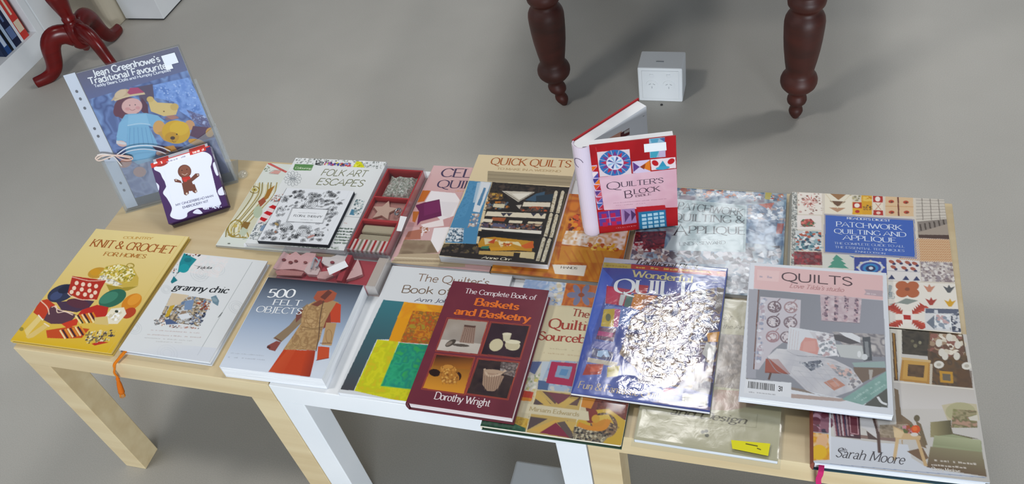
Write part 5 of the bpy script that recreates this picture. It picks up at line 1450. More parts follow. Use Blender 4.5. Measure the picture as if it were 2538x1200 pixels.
# ---- interiors book at the front right
def art_home(A):
    W, H = A.Wm, A.Hm
    A.rect('ccc8c2', 0, 0, W, H)
    A.z(1960, 640, .4669)
    A.poly('d9d4c8', [(525, 375), (590, 375), (585, 530), (560, 650), (545, 650)]); A.poly('5a3f24', [(535, 395), (555, 400), (570, 650), (548, 650)]); A.line('b5822c', 1.6, [(545, 400), (560, 640)])
    A.poly('3e382e', [(588, 380), (735, 385), (725, 520), (590, 508)]); A.noise([(588, 380), (735, 385), (725, 520), (590, 508)], ['36322a', '4c453a', '2f2c26'], 10, .8); A.ell('8f8a70', 685, 448, 8, 9); A.ell('7a745c', 660, 465, 10, 10); A.ell('6a644e', 645, 440, 9, 8)
    A.poly('5c4a38', [(735, 385), (910, 395), (965, 690), (745, 670), (725, 520)]); A.noise([(735, 385), (910, 395), (965, 690), (745, 670)], ['54422f', '6b4c2a', '4a3a2c', '7a5c3a'], 14, .9)
    A.speck([(740, 400), (905, 405), (930, 540), (735, 500)], ['d8cfbc', 'a58a70', 'e9e0d0', '6a4a3a', '8f5c50'], 90, 4.2)
    for x, y in ((785, 450), (840, 420), (885, 460), (800, 500), (880, 520), (818, 520)):
        A.ell('ddd8cc', x, y, 17, 21)
    for x, y in ((785, 565), (933, 572)):
        A.ell('e0dcd2', x, y, 27, 20); A.ell('b9b2a4', x, y, 13, 9)
    A.poly('b5843a', [(590, 530), (740, 545), (735, 668), (575, 650)]); A.poly('d0b07a', [(585, 525), (742, 542), (742, 556), (592, 540)]); A.poly('c89a4a', [(600, 540), (730, 552), (722, 655), (592, 640)]); A.poly('5a4028', [(622, 562), (710, 570), (704, 635), (618, 625)]); A.noise([(622, 562), (710, 570), (704, 635), (618, 625)], ['4a3626', '6a4f34'], 8)
    A.poly('c9bfae', [(738, 560), (752, 562), (748, 672), (735, 670)]); A.poly('c28f24', [(788, 598), (858, 604), (862, 664), (792, 658)]); A.poly('6a6050', [(803, 612), (846, 616), (848, 652), (806, 648)]); A.poly('5a3c22', [(880, 590), (960, 598), (965, 688), (880, 680)], .7)
    A.line('e6dfd2', 1.6, [(545, 655), (968, 695)])
    A.poly('cfcac4', [(545, 660), (970, 698), (1000, 960), (740, 890), (560, 900)]); A.grad([(545, 660), (970, 698), (985, 800), (560, 800)], (760, 670), 'c9c3bc', (760, 800), 'd5d0cc')
    # dark figure of a chair back, wood
    A.poly('7f6a52', [(548, 690), (570, 700), (585, 830), (640, 870), (700, 960), (720, 1010), (690, 1000), (640, 930), (560, 890)]); A.poly('a0907c', [(470, 885), (620, 880), (640, 930), (540, 960), (470, 950)]); A.noise([(470, 885), (620, 880), (640, 930), (540, 960), (470, 950)], ['94846e', 'ac9c88', '8a7862'], 6)
    A.ell('6a6048', 668, 850, 16, 18); A.poly('77664c', [(660, 860), (690, 880), (725, 990), (705, 1000)])
    A.poly('c9bfa0', [(800, 780), (880, 765), (985, 775), (1000, 860), (830, 860)]); A.ell('b5b088', 900, 815, 80, 50); A.noise([(860, 800), (985, 810), (990, 900), (850, 900)], ['8a8a58', 'a89a78', '6a6a40', 'b5907a'], 8); A.poly('d8d2c4', [(940, 845), (990, 830), (995, 865), (950, 860)])
    A.poly('6a6244', [(745, 870), (840, 860), (860, 930), (1000, 960), (740, 945)]); A.grad([(740, 870), (850, 860), (850, 950), (740, 950)], (750, 900), '9a9068', (850, 910), '5a5438')
    A.poly('9ba27c', [(760, 945), (860, 935), (1010, 970), (1020, 1080), (880, 1050), (745, 1030)]); A.grad([(760, 940), (1005, 965), (1010, 1020), (755, 990)], (880, 945), 'b0b58f', (880, 1040), '858a66')
    A.grad([(740, 1000), (1015, 1030), (1040, 1160), (720, 1110)], (880, 1010), '8f8868', (880, 1130), '6f5a44')
    A.poly('d6dae2', [(110, 1085), (210, 945), (470, 980), (620, 990), (640, 1060), (720, 1110), (1038, 1165), (900, 1160)]); A.poly('7a5f48', [(615, 1025), (700, 1005), (730, 1060), (700, 1080)])
    A.poly('8a7168', [(240, 945), (470, 965), (560, 975), (560, 955), (470, 950), (350, 935)])
    # shelf of magazines
    A.poly('4a2f38', [(210, 815), (365, 830), (370, 960), (235, 945)])
    for k in range(11):
        A.line(['c4b5b8', '7a3a48', '3a3450', 'a88a90', '5a2c3a'][k % 5], 4, [(222 + k * 9, 820), (240 + k * 8.4, 940)])
    A.poly('6a2a38', [(305, 835), (355, 840), (362, 940), (315, 935)]); A.line('c49aa0', 1, [(310, 838), (352, 843), (358, 935), (318, 930), (310, 838)])
    A.poly('d3d0d0', [(365, 835), (450, 850), (460, 960), (395, 905), (375, 900)]); A.poly('5a4844', [(400, 915), (465, 965), (410, 960)]); A.line('5c4640', 4.5, [(440, 850), (462, 930), (470, 1030)], 1, True); A.line('a89890', 2, [(450, 850), (468, 920)], 1, True)
    # stool with flowers
    A.poly('d2b284', [(540, 890), (640, 935), (690, 945), (685, 965), (555, 960)]); A.poly('e0c69c', [(542, 895), (600, 925), (585, 955), (548, 950)])
    A.line('d6b88a', 4.4, [(565, 960), (548, 1070)]); A.line('cfae7e', 4.4, [(670, 960), (715, 1100)]); A.line('b5956a', 1.4, [(590, 965), (590, 985)])
    A.speck([(590, 890), (640, 885), (650, 930), (600, 930)], ['b56a80', '8a5a3a', '5a6a3a', 'c98a98', 'a5522c'], 30, 3); A.ell('d9531c', 662, 908, 24, 22); A.ell('e8742c', 658, 905, 13, 12); A.ell('e0d8d0', 655, 936, 20, 10)
    A.text('with', (252, 1028), (298, 1030), 6, '6a6870', 'serif', 1.0, .5, .3); A.text('Sarah Moore', (232, 1055), (600, 1096), 15, '4c4a50', 'serif', .8, .35, .4)
    A.blocktext((740, 1075), (985, 1098), 3, 'd8cfc4', 3, .85); A.blocktext((745, 1100), (940, 1118), 3, 'd8cfc4', 8, .85); A.text('Cherry Menlove', (748, 1126), (900, 1140), 5, 'e8e2d8', 'serif', 1.5, .9)
    A.poly('e6e9f0', [(205, 810), (212, 810), (212, 1070), (200, 1065)])
    A.poly('5a4048', [(100, 810), (205, 815), (200, 930), (100, 920)]); A.speck([(100, 810), (205, 815), (200, 930), (100, 920)], ['8a5a6a', '3a2c44', 'b58a9a', '6a3040'], 36, 5)
    A.poly('e0a81c', [(110, 925), (200, 935), (205, 1070), (112, 1075)]); A.noise([(110, 925), (200, 935), (205, 1070), (112, 1075)], ['e6b41c', 'd8921c', 'e8c890', 'c98a2a'], 12); A.ell('e2b488', 165, 970, 30, 40, 20); A.ell('e8b81a', 150, 1030, 40, 40)
    A.line('8a9ab8', 1, [(120, 1085), (1035, 1165)])


t, fr, fc = book('interiors_book', 'large hardback with a stool and green armchair, at front right corner of the row', 1.5375, .1185, 2.0, .2215, .2455, TH, .471, 'hard', 'cfcac4', art_home, edge='c4ccd8', back='284650', spine='8a4a3c', bulge=.004, cell=.9)
zz = .4595
rx, ry = 1.4425, -.0062
ribbon('bookmark_ribbon', t, [(rx + .001, ry + .020, zz), (rx, ry - .003, zz), (rx - .0005, ry - .0085, .452), (rx - .001, -.0105, .43), (rx + .002, -.0095, .40), (rx, -.0100, .36), (rx - .001, -.010, .34)], .0075, 'c42a6a', label='magenta bookmark ribbon')


# ---- pattern design book in a clear sleeve
def art_design(A):
    W, H = A.Wm, A.Hm
    A.grad([(0, 0), (W, 0), (W, H), (0, H)], (0, 0), 'cbc09c', (0, H), 'cfc7a2')
    A.z(1540, 720, .3832)
    A.noise([(640, 280), (800, 290), (770, 640), (600, 620)], ['a5968c', 'b9a898', '94877e', 'c4b2a4'], 14); A.poly('c9a18c', [(600, 640), (770, 650), (760, 780), (580, 770)]); A.noise([(600, 640), (880, 690), (870, 780), (580, 770)], ['c79c88', 'd2b09c', 'cbb49a'], 14, .7)
    A.poly('d3c9a4', [(60, 770), (600, 790), (900, 740), (1060, 750), (1050, 1120), (60, 1010)])
    A.text('of', (655, 190), (705, 192), 8, '8a7c5c', 'serif', 1.0, .5, .3); A.text('the Art', (650, 245), (800, 252), 8, '8a7c5c', 'serif', 1.0, .5, .3)
    A.line('b0a682', .8, [(230, 790), (240, 825), (870, 888), (880, 800)])
    A.text('and Design', (310, 800), (808, 866), 12, '6a624c', 'serif', 1.2, .5, .25); A.blocktext((405, 876), (690, 906), 2.2, 'b0a47e', 4, .7)
    for x, y in ((525, 915), (548, 910), (553, 938)):
        A.ell('54543c', x, y, 14, 11)


t, fr, fc = book('pattern_design_book', 'cream book in a clear sleeve with a yellow sticker, between the patchwork and interiors books', 1.283, .136, -.5, .205, .286, TH, .4592, 'paper', 'cfc5a0', art_design, edge='c9c0a4')
sv = sleeve('clear_sleeve', t, fr, (.003, .002, .004, .012), .0016, FILMS, .0012, .004, lambda a, b: .35 if 90 < b < 190 else .08, 21)
m = MB()
q = [un(1812, 1092, .4625), un(1909, 1101, .4625), un(1904, 1131, .4625), un(1815, 1113, .4625)]
sf = Frame((0, 0, .4625), (1, 0, 0), (0, -1, 0), 1, 1)
v = [(p[0], p[1], .4622 + .0012) for p in q] + [(p[0], p[1], .4626 + .0012) for p in q]
m.add(v, [(0, 1, 2, 3)[::-1], (4, 5, 6, 7)[::-1], (0, 1, 5, 4), (1, 2, 6, 5), (2, 3, 7, 6), (3, 0, 4, 7)], 'f0e81c')
for (x0, y0, x1, y1, wd) in ((1848, 1100, 1878, 1106, .0016), (1876, 1111, 1886, 1115, .0014)):
    a, b = un(x0, y0, .464), un(x1, y1, .464)
    d = (b - a) / np.linalg.norm(b - a); nn = np.array([-d[1], d[0], 0]) * wd / 2
    m.add([p + np.array([0, 0, .00005]) for p in (a - nn, b - nn, b + nn, a + nn)], [(0, 1, 2, 3)], '6a6428')
obj('price_sticker', m, PRINTM, t, label='yellow price sticker')


# ---- blue quilts magazine with crumpled shiny film
def art_wonder(A):
    W, H = A.Wm, A.Hm
    A.rect('3c4c9c', 0, 0, W, H)
    A.z(1410, 620, .3667)
    A.poly('c9c8cc', [(245, 28), (1068, 130), (1065, 140), (1020, 128), (430, 92), (235, 85)]); A.text('Traditional Blocks', (440, 92), (900, 140), 11, '3a2a26', 'serif', 1.6, .8, .25)
    A.poly('c9b04a', [(235, 82), (420, 95), (418, 125), (228, 118)]); A.blocktext((250, 108), (410, 118), 4, 'a88a24', 3, .8)
    A.poly('b5321c', [(420, 95), (1062, 145), (1058, 180), (418, 125)]); A.blocktext((440, 120), (1020, 158), 4.4, 'e8b83a', 3, .9)
    A.poly('5464b4', [(20, 965), (90, 740), (380, 790), (420, 880), (760, 960), (960, 1085)]); A.noise([(20, 965), (90, 740), (380, 790), (420, 880), (760, 960), (960, 1085)], ['4c5aac', '6a78c0', '5664b0'], 24)
    A.poly('2f4aa8', [(225, 120), (260, 240), (215, 420), (150, 640), (100, 740), (60, 880), (20, 965), (130, 500)]); A.poly('3f62c4', [(225, 120), (300, 200), (240, 330), (160, 560), (150, 640), (130, 500)])
    A.line('b9c9e8', 1.4, [(245, 370), (260, 235)], 1)
    A.poly('b01c3c', [(255, 240), (430, 270), (390, 380), (245, 360)]); A.poly('c8244c', [(262, 250), (350, 262), (320, 365), (250, 355)]); A.poly('cfd2cc', [(350, 300), (385, 300), (360, 375), (335, 370)]); A.poly('4f7a6a', [(390, 300), (440, 300), (410, 390), (370, 380)]); A.poly('b52a2c', [(430, 230), (540, 240), (520, 300), (430, 290)])
    A.poly('d9821c', [(440, 295), (610, 310), (580, 435), (410, 410)]); A.noise([(440, 295), (610, 310), (580, 435), (410, 410)], ['cf7418', 'e0902a'], 8); A.poly('a56a4a', [(500, 330), (550, 335), (540, 380), (490, 372)])
    A.poly('6f88c4', [(250, 375), (420, 390), (600, 440), (500, 520), (330, 500), (235, 400)]); A.poly('c9a81c', [(235, 400), (310, 395), (300, 520), (215, 515)]); A.ell('6a6a4a', 265, 455, 18, 26); A.poly('c95a8c', [(310, 395), (350, 400), (330, 520), (300, 520)])
    A.poly('5a1c4a', [(205, 520), (320, 530), (300, 620), (180, 600)]); A.poly('b0206c', [(200, 545), (300, 560), (290, 590), (190, 575)]); A.poly('7a78b0', [(175, 615), (310, 630), (290, 680), (165, 650)]); A.poly('2c2c62', [(160, 660), (300, 690), (290, 750), (150, 720)])
    A.poly('a9c4e0', [(195, 680), (260, 675), (275, 720), (250, 725), (235, 705), (215, 725), (190, 715)]); A.poly('c9b9a0', [(130, 725), (330, 760), (320, 790), (120, 755)])
    A.poly('b5341c', [(120, 770), (235, 770), (215, 840), (90, 845)]); A.poly('d8562c', [(150, 785), (215, 785), (200, 820), (140, 822)]); A.poly('b9a43a', [(260, 790), (345, 780), (330, 850), (255, 860)])
    # darker scene under the shine
    A.noise([(600, 310), (1030, 250), (1010, 700), (960, 960), (560, 900), (340, 700), (420, 460)], ['6a4a3a', '8a7a9a', '4a4a70', 'a58a6a', '5a3c3c', '3f4a80'], 16)
    A.poly('3a3450', [(880, 870), (985, 900), (960, 980), (820, 940)]); A.poly('d8921c', [(930, 560), (1020, 550), (1005, 620), (940, 620)]); A.poly('d9d2c8', [(930, 620), (1000, 660), (960, 760), (900, 700)]); A.poly('4a1c20', [(930, 780), (990, 780), (970, 850), (920, 850)]); A.ell('d8a09a', 948, 808, 14, 10); A.poly('7a6a6a', [(850, 830), (930, 850), (900, 900), (830, 880)])
    A.poly('6a5a50', [(1000, 250), (1050, 260), (1030, 420), (990, 400)]); A.ell('c04a78', 690, 955, 55, 22, 10); A.poly('a09080', [(460, 850), (720, 870), (700, 920), (470, 900)], .6)
    A.text('Wonderful', (425, 180), (838, 222), 15, 'd6c98c', 'serif', 1.5, .8, outline='3a3a5c'); A.text('QUILTS', (302, 288), (925, 318), 31, 'f2f2ee', 'serif', 1.5, .55)
    A.text('Fun & Fantastic Quilts', (58, 932), (640, 1012), 13, 'd8c0a0', 'serif', 1.3, .6, .12); A.blocktext((905, 212), (1015, 225), 2.6, 'd8dbe6', 3, .9); A.blocktext((960, 196), (1015, 200), 2.4, 'd8dbe6', 6, .9)
    A.poly('d9d4bc', [(768, 968), (938, 985), (930, 1056), (762, 1035)]); A.bars((778, 1030), (928, 1048), 10); A.blocktext((640, 1030), (860, 1060), 3, 'd2b4a4', 5, .8); A.noise([(600, 1015), (770, 1035), (960, 1060), (960, 1085), (560, 1030)], ['b58a90', '8a7a9a', 'c4a8a0'], 10, .7)


def crump(a, b):
    # where the film is loose: centre and right of the cover
    th = math.atan2(b - 142, a - 126)
    e = math.hypot((a - 126) / 76, (b - 142) / 98) * (1 + .10 * math.sin(3 * th + .6) + .07 * math.sin(7 * th) + .04 * math.sin(13 * th + 1))
    e2 = math.hypot((a - 86) / 30, (b - 262) / 22) + .1
    e = min(e, e2)
    return max(0.0, min(1.0, (1.1 - e) / .5)) * .9 + .10


t, fr, fc = book('quilting_magazine', 'blue quilting magazine under crumpled shiny film, right of the patchwork sourcebook', 1.1784, .1945, -.25, .212, .286, .4638, .4690, 'paper', '3c4c9c', art_wonder, edge='b9b2b4', cell=.9)
sleeve('crumpled_film', t, fr, (.001, .001, .001, .001), .0010, FILMW, .0004, .0026, crump, 31, True)


# ---- pink quilts book with bedroom cover
def art_bed(A):
    A.z(1810, 640, .3499)
    A.poly('e2bcbc', [(172, 52), (1080, 122), (1080, 298), (165, 215)]); A.poly('e9c9c8', [(190, 80), (350, 92), (340, 168), (188, 155)], .8)
    A.blocktext((205, 135), (300, 143), 5, 'b9a8b5', 3, .9); A.blocktext((205, 135), (300, 143), 5, 'b9a8b5', 3, .6)
    A.text('QUILTS', (362, 158), (868, 198), 17.5, '4f3c44', 'sans', .95); A.text("Love Tilda's studio", (418, 208), (802, 240), 8.5, 'c08a8c', 'serif', .9, .5, .35)
    A.poly('b9a5ac', [(948, 220), (1078, 230), (1078, 272), (945, 260), (960, 240)]); A.blocktext((965, 255), (1070, 264), 4, 'd8c8cc', 4, .8)
    A.poly('8f929b', [(165, 217), (1082, 300), (1115, 1060), (110, 850)]); A.grad([(165, 217), (1082, 300), (1095, 560), (150, 500)], (300, 220), '84878f', (1000, 500), '9a9ca6')
    A.poly('a5a6b0', [(130, 217), (195, 222), (180, 850), (110, 848)]); A.line('70483c', 1.6, [(200, 225), (165, 785)])
    A.poly('c9c4cc', [(212, 272), (500, 295), (490, 520), (420, 560), (300, 650), (200, 790), (170, 785)])
    for (x, y, c) in ((312, 345, '7a6870'), (428, 348, 'a5898e'), (305, 450, '6f5c66'), (425, 455, '85747c'), (300, 555, 'a5848a'), (400, 560, '7d6c74')):
        A.ring(c, 2.4, x, y, 44, 38); A.ring(c, 1.6, x, y, 28, 24); A.speck(A.ellp(x, y, 40, 34), [c, 'd8d0d4'], 26, 1.8); A.line(c, 1.6, [(x + 20, y - 38), (x + 40, y - 58)])
    A.speck([(215, 275), (250, 280), (215, 760), (180, 760)], ['9aa0b5', 'd8dae2', 'b5a5b0'], 50, 2.6)
    A.poly('c9b5ba', [(635, 255), (930, 282), (915, 458), (645, 440)]); A.noise([(635, 255), (930, 282), (915, 458), (645, 440)], ['d0bfc4', 'bda8b0', 'd8cace'], 10, .8)
    for k in range(4):
        A.speck([(665 + k * 72, 262 + k * 6), (695 + k * 72, 265 + k * 6), (690 + k * 70, 440 + k * 5), (662 + k * 70, 438 + k * 5)], ['8a7280', 'a58f9c', '6a5a6a', 'c9aab0'], 40, 2)
    A.line('8a7f88', 1, [(645, 442), (915, 460)])
    # headboard, pillows and cover
    A.noise([(720, 520), (1090, 540), (1095, 700), (860, 690)], ['8f8c90', 'b5b0b0', '77757c', 'c9c4c2'], 14)
    A.poly('d9dce2', [(415, 485), (690, 530), (730, 560), (720, 690), (400, 655)]); A.poly('cfcdd2', [(560, 520), (740, 540), (730, 600), (600, 580)]); A.speck([(600, 530), (740, 545), (730, 640), (620, 590)], ['b9a8ac', 'e3e2e6', '9c98a0'], 36, 3)
    A.poly('d49a92', [(500, 600), (530, 560), (610, 572), (628, 640), (615, 690), (480, 688)]); A.poly('dcaaa2', [(520, 590), (600, 585), (605, 660), (510, 665)], .6)
    A.poly('dedfe4', [(620, 600), (740, 570), (760, 690), (640, 700)]); A.speck([(625, 600), (740, 580), (755, 690), (640, 700)], ['c0a8ac', 'efeff2', '9aa0a8'], 40, 2.6)
    A.poly('e2e4e8', [(770, 525), (860, 530), (920, 560), (920, 600), (820, 560)]); A.poly('5c5a5e', [(730, 540), (790, 545), (920, 600), (850, 610), (740, 580)]); A.poly('c4c8c8', [(740, 610), (930, 620), (960, 720), (780, 700)])
    A.poly('565a60', [(935, 560), (990, 555), (1005, 725), (945, 730)]); A.poly('8a8e92', [(950, 590), (975, 590), (985, 700), (960, 700)]); A.ell('d6dadd', 950, 700, 22, 22); A.ell('e3e6e8', 912, 680, 14, 24)
    A.poly('9bb0ae', [(860, 740), (1095, 730), (1098, 775), (880, 770)]); A.poly('7a6a5e', [(870, 772), (1098, 778), (1100, 800), (900, 900)]); A.poly('b5b0aa', [(980, 790), (1010, 790), (1000, 860), (985, 860)])
    A.poly('c9c8cc', [(260, 700), (330, 640), (480, 650), (640, 690), (740, 720), (860, 780), (940, 890), (860, 940), (730, 985), (540, 940), (420, 830)]); A.noise([(260, 700), (330, 640), (480, 650), (640, 690), (740, 720), (860, 780), (940, 890), (860, 940), (730, 985), (540, 940), (420, 830)], ['cfcfd4', 'bfc0c8', 'd8d6d8'], 20, .8)
    A.poly('a0584a', [(250, 712), (340, 715), (420, 815), (245, 805)]); A.line('8a4a3c', 2, [(246, 808), (420, 818)]); A.line('5a3c34', 3, [(285, 815), (272, 858)])
    A.speck([(500, 740), (640, 720), (660, 760), (570, 800)], ['6f7684', '9aa0aa', 'd8dade', '5a606e'], 70, 2.4); A.speck([(680, 740), (860, 790), (900, 880), (760, 830)], ['a8a4a8', 'd9b8b0', 'c9cacc', '8a9098'], 80, 2.8); A.poly('c08a78', [(660, 880), (740, 845), (815, 900), (735, 938)]); A.poly('cf9c8c', [(700, 885), (750, 870), (780, 900), (740, 915)])
    for k in range(7):      # stripes and seams of the bedding
        A.line('b9b6bc', .8, [(420 + k * 60, 800 - k * 4), (560 + k * 52, 940 - k * 8)], .7)
    for k in range(5):
        A.line('aeb0b8', .8, [(330 + k * 40, 670 + k * 42), (760 + k * 38, 740 + k * 36)], .6)
    for k in range(4):
        A.line('c4a8a4', .9, [(430 + k * 18, 500 + k * 6), (415 + k * 18, 645 + k * 4)], .5)
    A.line('8a8c94', 1.0, [(400, 655), (480, 690), (640, 700), (760, 715)], .9, True)
    A.line('9c9aa2', 1.2, [(260, 700), (330, 800), (430, 840), (540, 942)], .8, True)
    A.grad([(260, 700), (330, 640), (480, 650), (420, 830)], (300, 690), 'd9d9dd', (430, 780), 'b9b9c2', .5)
    A.speck([(880, 810), (930, 880), (870, 930), (820, 920)], ['a9a4a6', 'd6d2d2', '8f8c92'], 24, 2.2)
    A.poly('8a7d74', [(110, 850), (520, 930), (620, 970), (790, 1000), (110, 870)]); A.poly('b5a098', [(430, 960), (640, 980), (860, 1000), (780, 1015), (430, 990)])
    A.poly('7fa39c', [(790, 1000), (1105, 800), (1110, 920), (940, 1040)]); A.noise([(790, 1000), (1105, 800), (1110, 920), (940, 1040)], ['78a098', '8fb2ac', '84aaa4'], 16, .8); A.blocktext((880, 1000), (1080, 870), 3.4, 'a9c6c0', 5, .8); A.blocktext((930, 1012), (1100, 900), 3, 'a9c6c0', 8, .8)
    A.poly('5a5c58', [(945, 1042), (1110, 920), (1115, 1060)]); A.line('e2e4e6', 3.4, [(1045, 985), (1070, 1020), (1105, 1035)], 1, True)
    A.poly('e6e9ee', [(108, 855), (432, 882), (428, 985), (95, 955)]); A.bars((125, 920), (312, 942), 12); A.text('31', (335, 940), (372, 945), 8, '2a2a30', 'sans', 1.4); A.blocktext((130, 950), (330, 972), 2, '8a8a90', 4, .8)


t, fr, fc = book('bedroom_quilt_book', 'pink and white quilts book with a bed on its white-bordered cover', 1.4276, .2049, .5, .210, .265, .4757, .490, 'paper', 'dfe3ea', art_bed, edge='d3d9e4', spine='cfd5e0', cell=.9, mat=PRINT)

# ---------------------------------------------------------------- kit boxes with clear lids
def kit_box(name, label, x0, x1, y0, y1, z1, edge_col, liner_col):
    t = thing(name, label, 'craft kit', ((x0 + x1) / 2, (y0 + y1) / 2, TH))
    w = .0012; z0 = TH + .0003
    m = MB(); m.box((x0, y0, z0), (x1, y1, z0 + .0012), edge_col)
    obj('tray_base', m, PLAIN, t)
    m = MB()
    m.box((x0, y0, z0 + .0012), (x1, y0 + w, z1)); m.box((x0, y1 - w, z0 + .0012), (x1, y1, z1))
    m.box((x0, y0 + w, z0 + .0012), (x0 + w, y1 - w, z1)); m.box((x1 - w, y0 + w, z0 + .0012), (x1, y1 - w, z1))
    obj('clear_walls', m, FILMH, t)
    m = MB(); m.box((x0, y0, z1), (x1, y1, z1 + .001)); obj('clear_lid', m, FILM, t)
    return t


def floor_frame(z):
    return Frame((0, 0, z), (1, 0, 0), (0, -1, 0), 1, 1)


def flatpx(zo, pts, z):
    """outline seen in the picture, laid on the level z"""
    return [un(zo[0] + zo[2] * x, zo[1] + zo[2] * y, z)[:2] for x, y in pts]


def ccw(q):
    a = sum(q[i][0] * q[(i + 1) % len(q)][1] - q[(i + 1) % len(q)][0] * q[i][1] for i in range(len(q)))
    return q if a > 0 else q[::-1]


def piece(name, parent, zo, pts, z, th, col, mat=None, **kw):
    m = MB(); m.prism(ccw(flatpx(zo, pts, z + th)), z, z + th, col)
    return obj(name, m, mat or CLOTH, parent, **kw)


ZF = (500, 600, .3333)
fx0, fx1, fy0, fy1 = .4585, .6775, .2125, .2885
fk = kit_box('felt_kit_box', 'clear-lidded craft kit box of pink felt pieces, directly behind the thick felt book', fx0, fx1, fy0, fy1, .4782, 'd8c2bc', 'b0343c')
m = MB(); m.box((fx0 + .003, fy0 + .003, TH + .0016), (fx1 - .022, fy1 - .003, TH + .010), 'bb3c48'); obj('red_liner', m, PLAIN, fk)
m = MB(); m.box((fx1 - .0215, fy0 + .002, TH + .0016), (fx1 - .002, fy1 - .002, TH + .022), 'cdbdb0'); obj('card_insert', m, PLAIN, fk)
piece('partition', fk, ZF, [(1085, 95), (1120, 98), (1040, 290), (1000, 285)], TH + .0105, .014, 'b5303c', PLAIN)
piece('felt_piece', fk, ZF, [(575, 120), (610, 70), (655, 95), (700, 70), (735, 100), (780, 78), (850, 85), (835, 140), (790, 170), (760, 215), (690, 200), (560, 205), (530, 190)], TH + .0105, .005, 'eebcba')
piece('felt_piece', fk, ZF, [(760, 215), (800, 150), (850, 140), (880, 200), (860, 245), (790, 240)], TH + .0110, .0065, 'ecd0cd')
piece('felt_piece', fk, ZF, [(545, 215), (600, 205), (760, 222), (740, 250), (560, 245)], TH + .016, .003, 'c98a86')
piece('felt_piece', fk, ZF, [(900, 110), (960, 112), (1010, 95), (1075, 108), (1060, 150), (1020, 160), (960, 190), (915, 170), (890, 150)], TH + .0105, .0045, 'f2e6e3')
piece('felt_piece', fk, ZF, [(1075, 280), (1120, 200), (1160, 125), (1185, 190), (1195, 240), (1140, 262)], TH + .0105, .006, 'f0c4c1')
piece('felt_piece', fk, ZF, [(850, 225), (940, 215), (980, 250), (920, 275), (860, 270)], TH + .0105, .005, 'e2b2ae')
for (cx, cy, r, c) in ((660, 150, 16, '8c4a4a'), (700, 140, 14, '8c4a4a'), (610, 130, 15, '8a4648'), (970, 150, 16, '9a4a50'), (770, 150, 14, '9a5a58')):
    piece('button', fk, ZF, [(cx + r * math.cos(a), cy + r * .6 * math.sin(a)) for a in np.linspace(0, 2 * math.pi, 14, endpoint=False)], TH + .0165, .0012, c)
m = MB(); P = [un(500 + .3333 * x, 600 + .3333 * y, .472) for x, y in ((815, 200), (840, 120), (870, 150), (850, 190), (880, 130))]
m.tube(catmull(P, 5), .0018, 'b9bcc2', 0, 8); obj('silver_thread', m, PRINTG, fk)
piece('white_label', fk, ZF, [(930, 195), (1065, 138), (1090, 180), (950, 245)], .4794, .0003, 'eef0f3', PRINTM, label='white price label')

ZG = (500, 370, .275)
gx0, gx1, gy0, gy1 = .5815, .667, .2965, .528
gk = kit_box('star_kit_box', 'clear-lidded red craft kit box with felt star, right of the folk art book stack', gx0, gx1, gy0, gy1, .4782, 'c9a8a0', 'b52c30')
m = MB()
for lo, hi in (((gx0 + .002, gy0 + .002, TH + .002), (gx0 + .005, gy1 - .002, TH + .024)), ((gx1 - .007, gy0 + .002, TH + .002), (gx1 - .004, gy1 - .002, TH + .024)),
               ((gx0 + .005, .441, TH + .002), (gx1 - .007, .4440, TH + .024)), ((gx0 + .005, .3755, TH + .002), (gx1 - .007, .381, TH + .024)), ((gx0 + .005, gy1 - .005, TH + .002), (gx1 - .007, gy1 - .002, TH + .024)),
               ((gx0 + .002, gy0 + .002, TH + .0016), (gx1 - .004, gy1 - .002, TH + .0021))):
    m.box(lo, hi, 'c0262a')
obj('red_dividers', m, PLAIN, gk)
# pouch of sequins: a lumpy mound
ns = vnoise(60, 60, 5, 77)
m = MB()
m.grid(lambda u, v: (gx0 + .007 + u * (gx1 - gx0 - .016), .446 + v * (gy1 - .008 - .446), TH + .003 + .017 * min(1, 6 * min(u, 1 - u, v, 1 - v) + .05) * (.55 + .6 * ns[int(v * 50), int(u * 50)])), 40, 40, 'a9aa9c')
c = m.c[0]; rr = np.random.default_rng(8)
pal = np.array([alb(q) for q in ('a9ab9e', 'c9c6b8', '8a9180', 'b8a8a0', 'd8d6cc', '7f8a78')])
m.c[0] = pal[rr.integers(0, 6, len(c))]
obj('sequin_pouch', m, PRINTG, gk)
cx, cy = .617, .412
star = [(cx + (.0285 if k % 2 == 0 else .0135) * math.cos(math.pi / 2 + k * math.pi / 5), cy + (.0285 if k % 2 == 0 else .0135) * math.sin(math.pi / 2 + k * math.pi / 5)) for k in range(10)]
m = MB(); m.prism(star, TH + .013, TH + .018, 'dcb8a4'); obj('felt_star', m, CLOTH, gk, bevel=.0008)
m = MB(); m.box((gx0 + .006, .3835, TH + .0025), (gx1 - .008, .439, TH + .0128), 'c08a80'); obj('felt_stack', m, CLOTH, gk)
m = MB()
for k in range(2):
    m.tube([(.648 + .0055 * math.cos(a), .408 + .008 * math.sin(a) + k * .003, TH + .0200) for a in np.linspace(0, 2 * math.pi * .9, 16)], .0011, 'd8dadc', 0, 8)
obj('safety_pin', m, mat_noise('steel', 'b8bcc0', 'd0d4d8', (9, 9, 9), .2, metal=1.0), gk)
m = MB(); m.box((gx0 + .008, .352, TH + .0025), (gx1 - .010, .373, TH + .017), 'c4b79a'); obj('felt_roll', m, CLOTH, gk, bevel=.004)
m = MB()
n = 15; x_a, x_b = gx0 + .006, gx1 - .009
for k in range(n):
    m.box((x_a + (x_b - x_a) * k / n, .301, TH + .0025), (x_a + (x_b - x_a) * (k + 1) / n, .330, TH + .020), ['e9d8cf', 'b5302f', 'e2d2c4', '8f8a72'][k % 4] if k % 2 else 'ead9d0')
obj('striped_ribbon', m, CLOTH, gk)
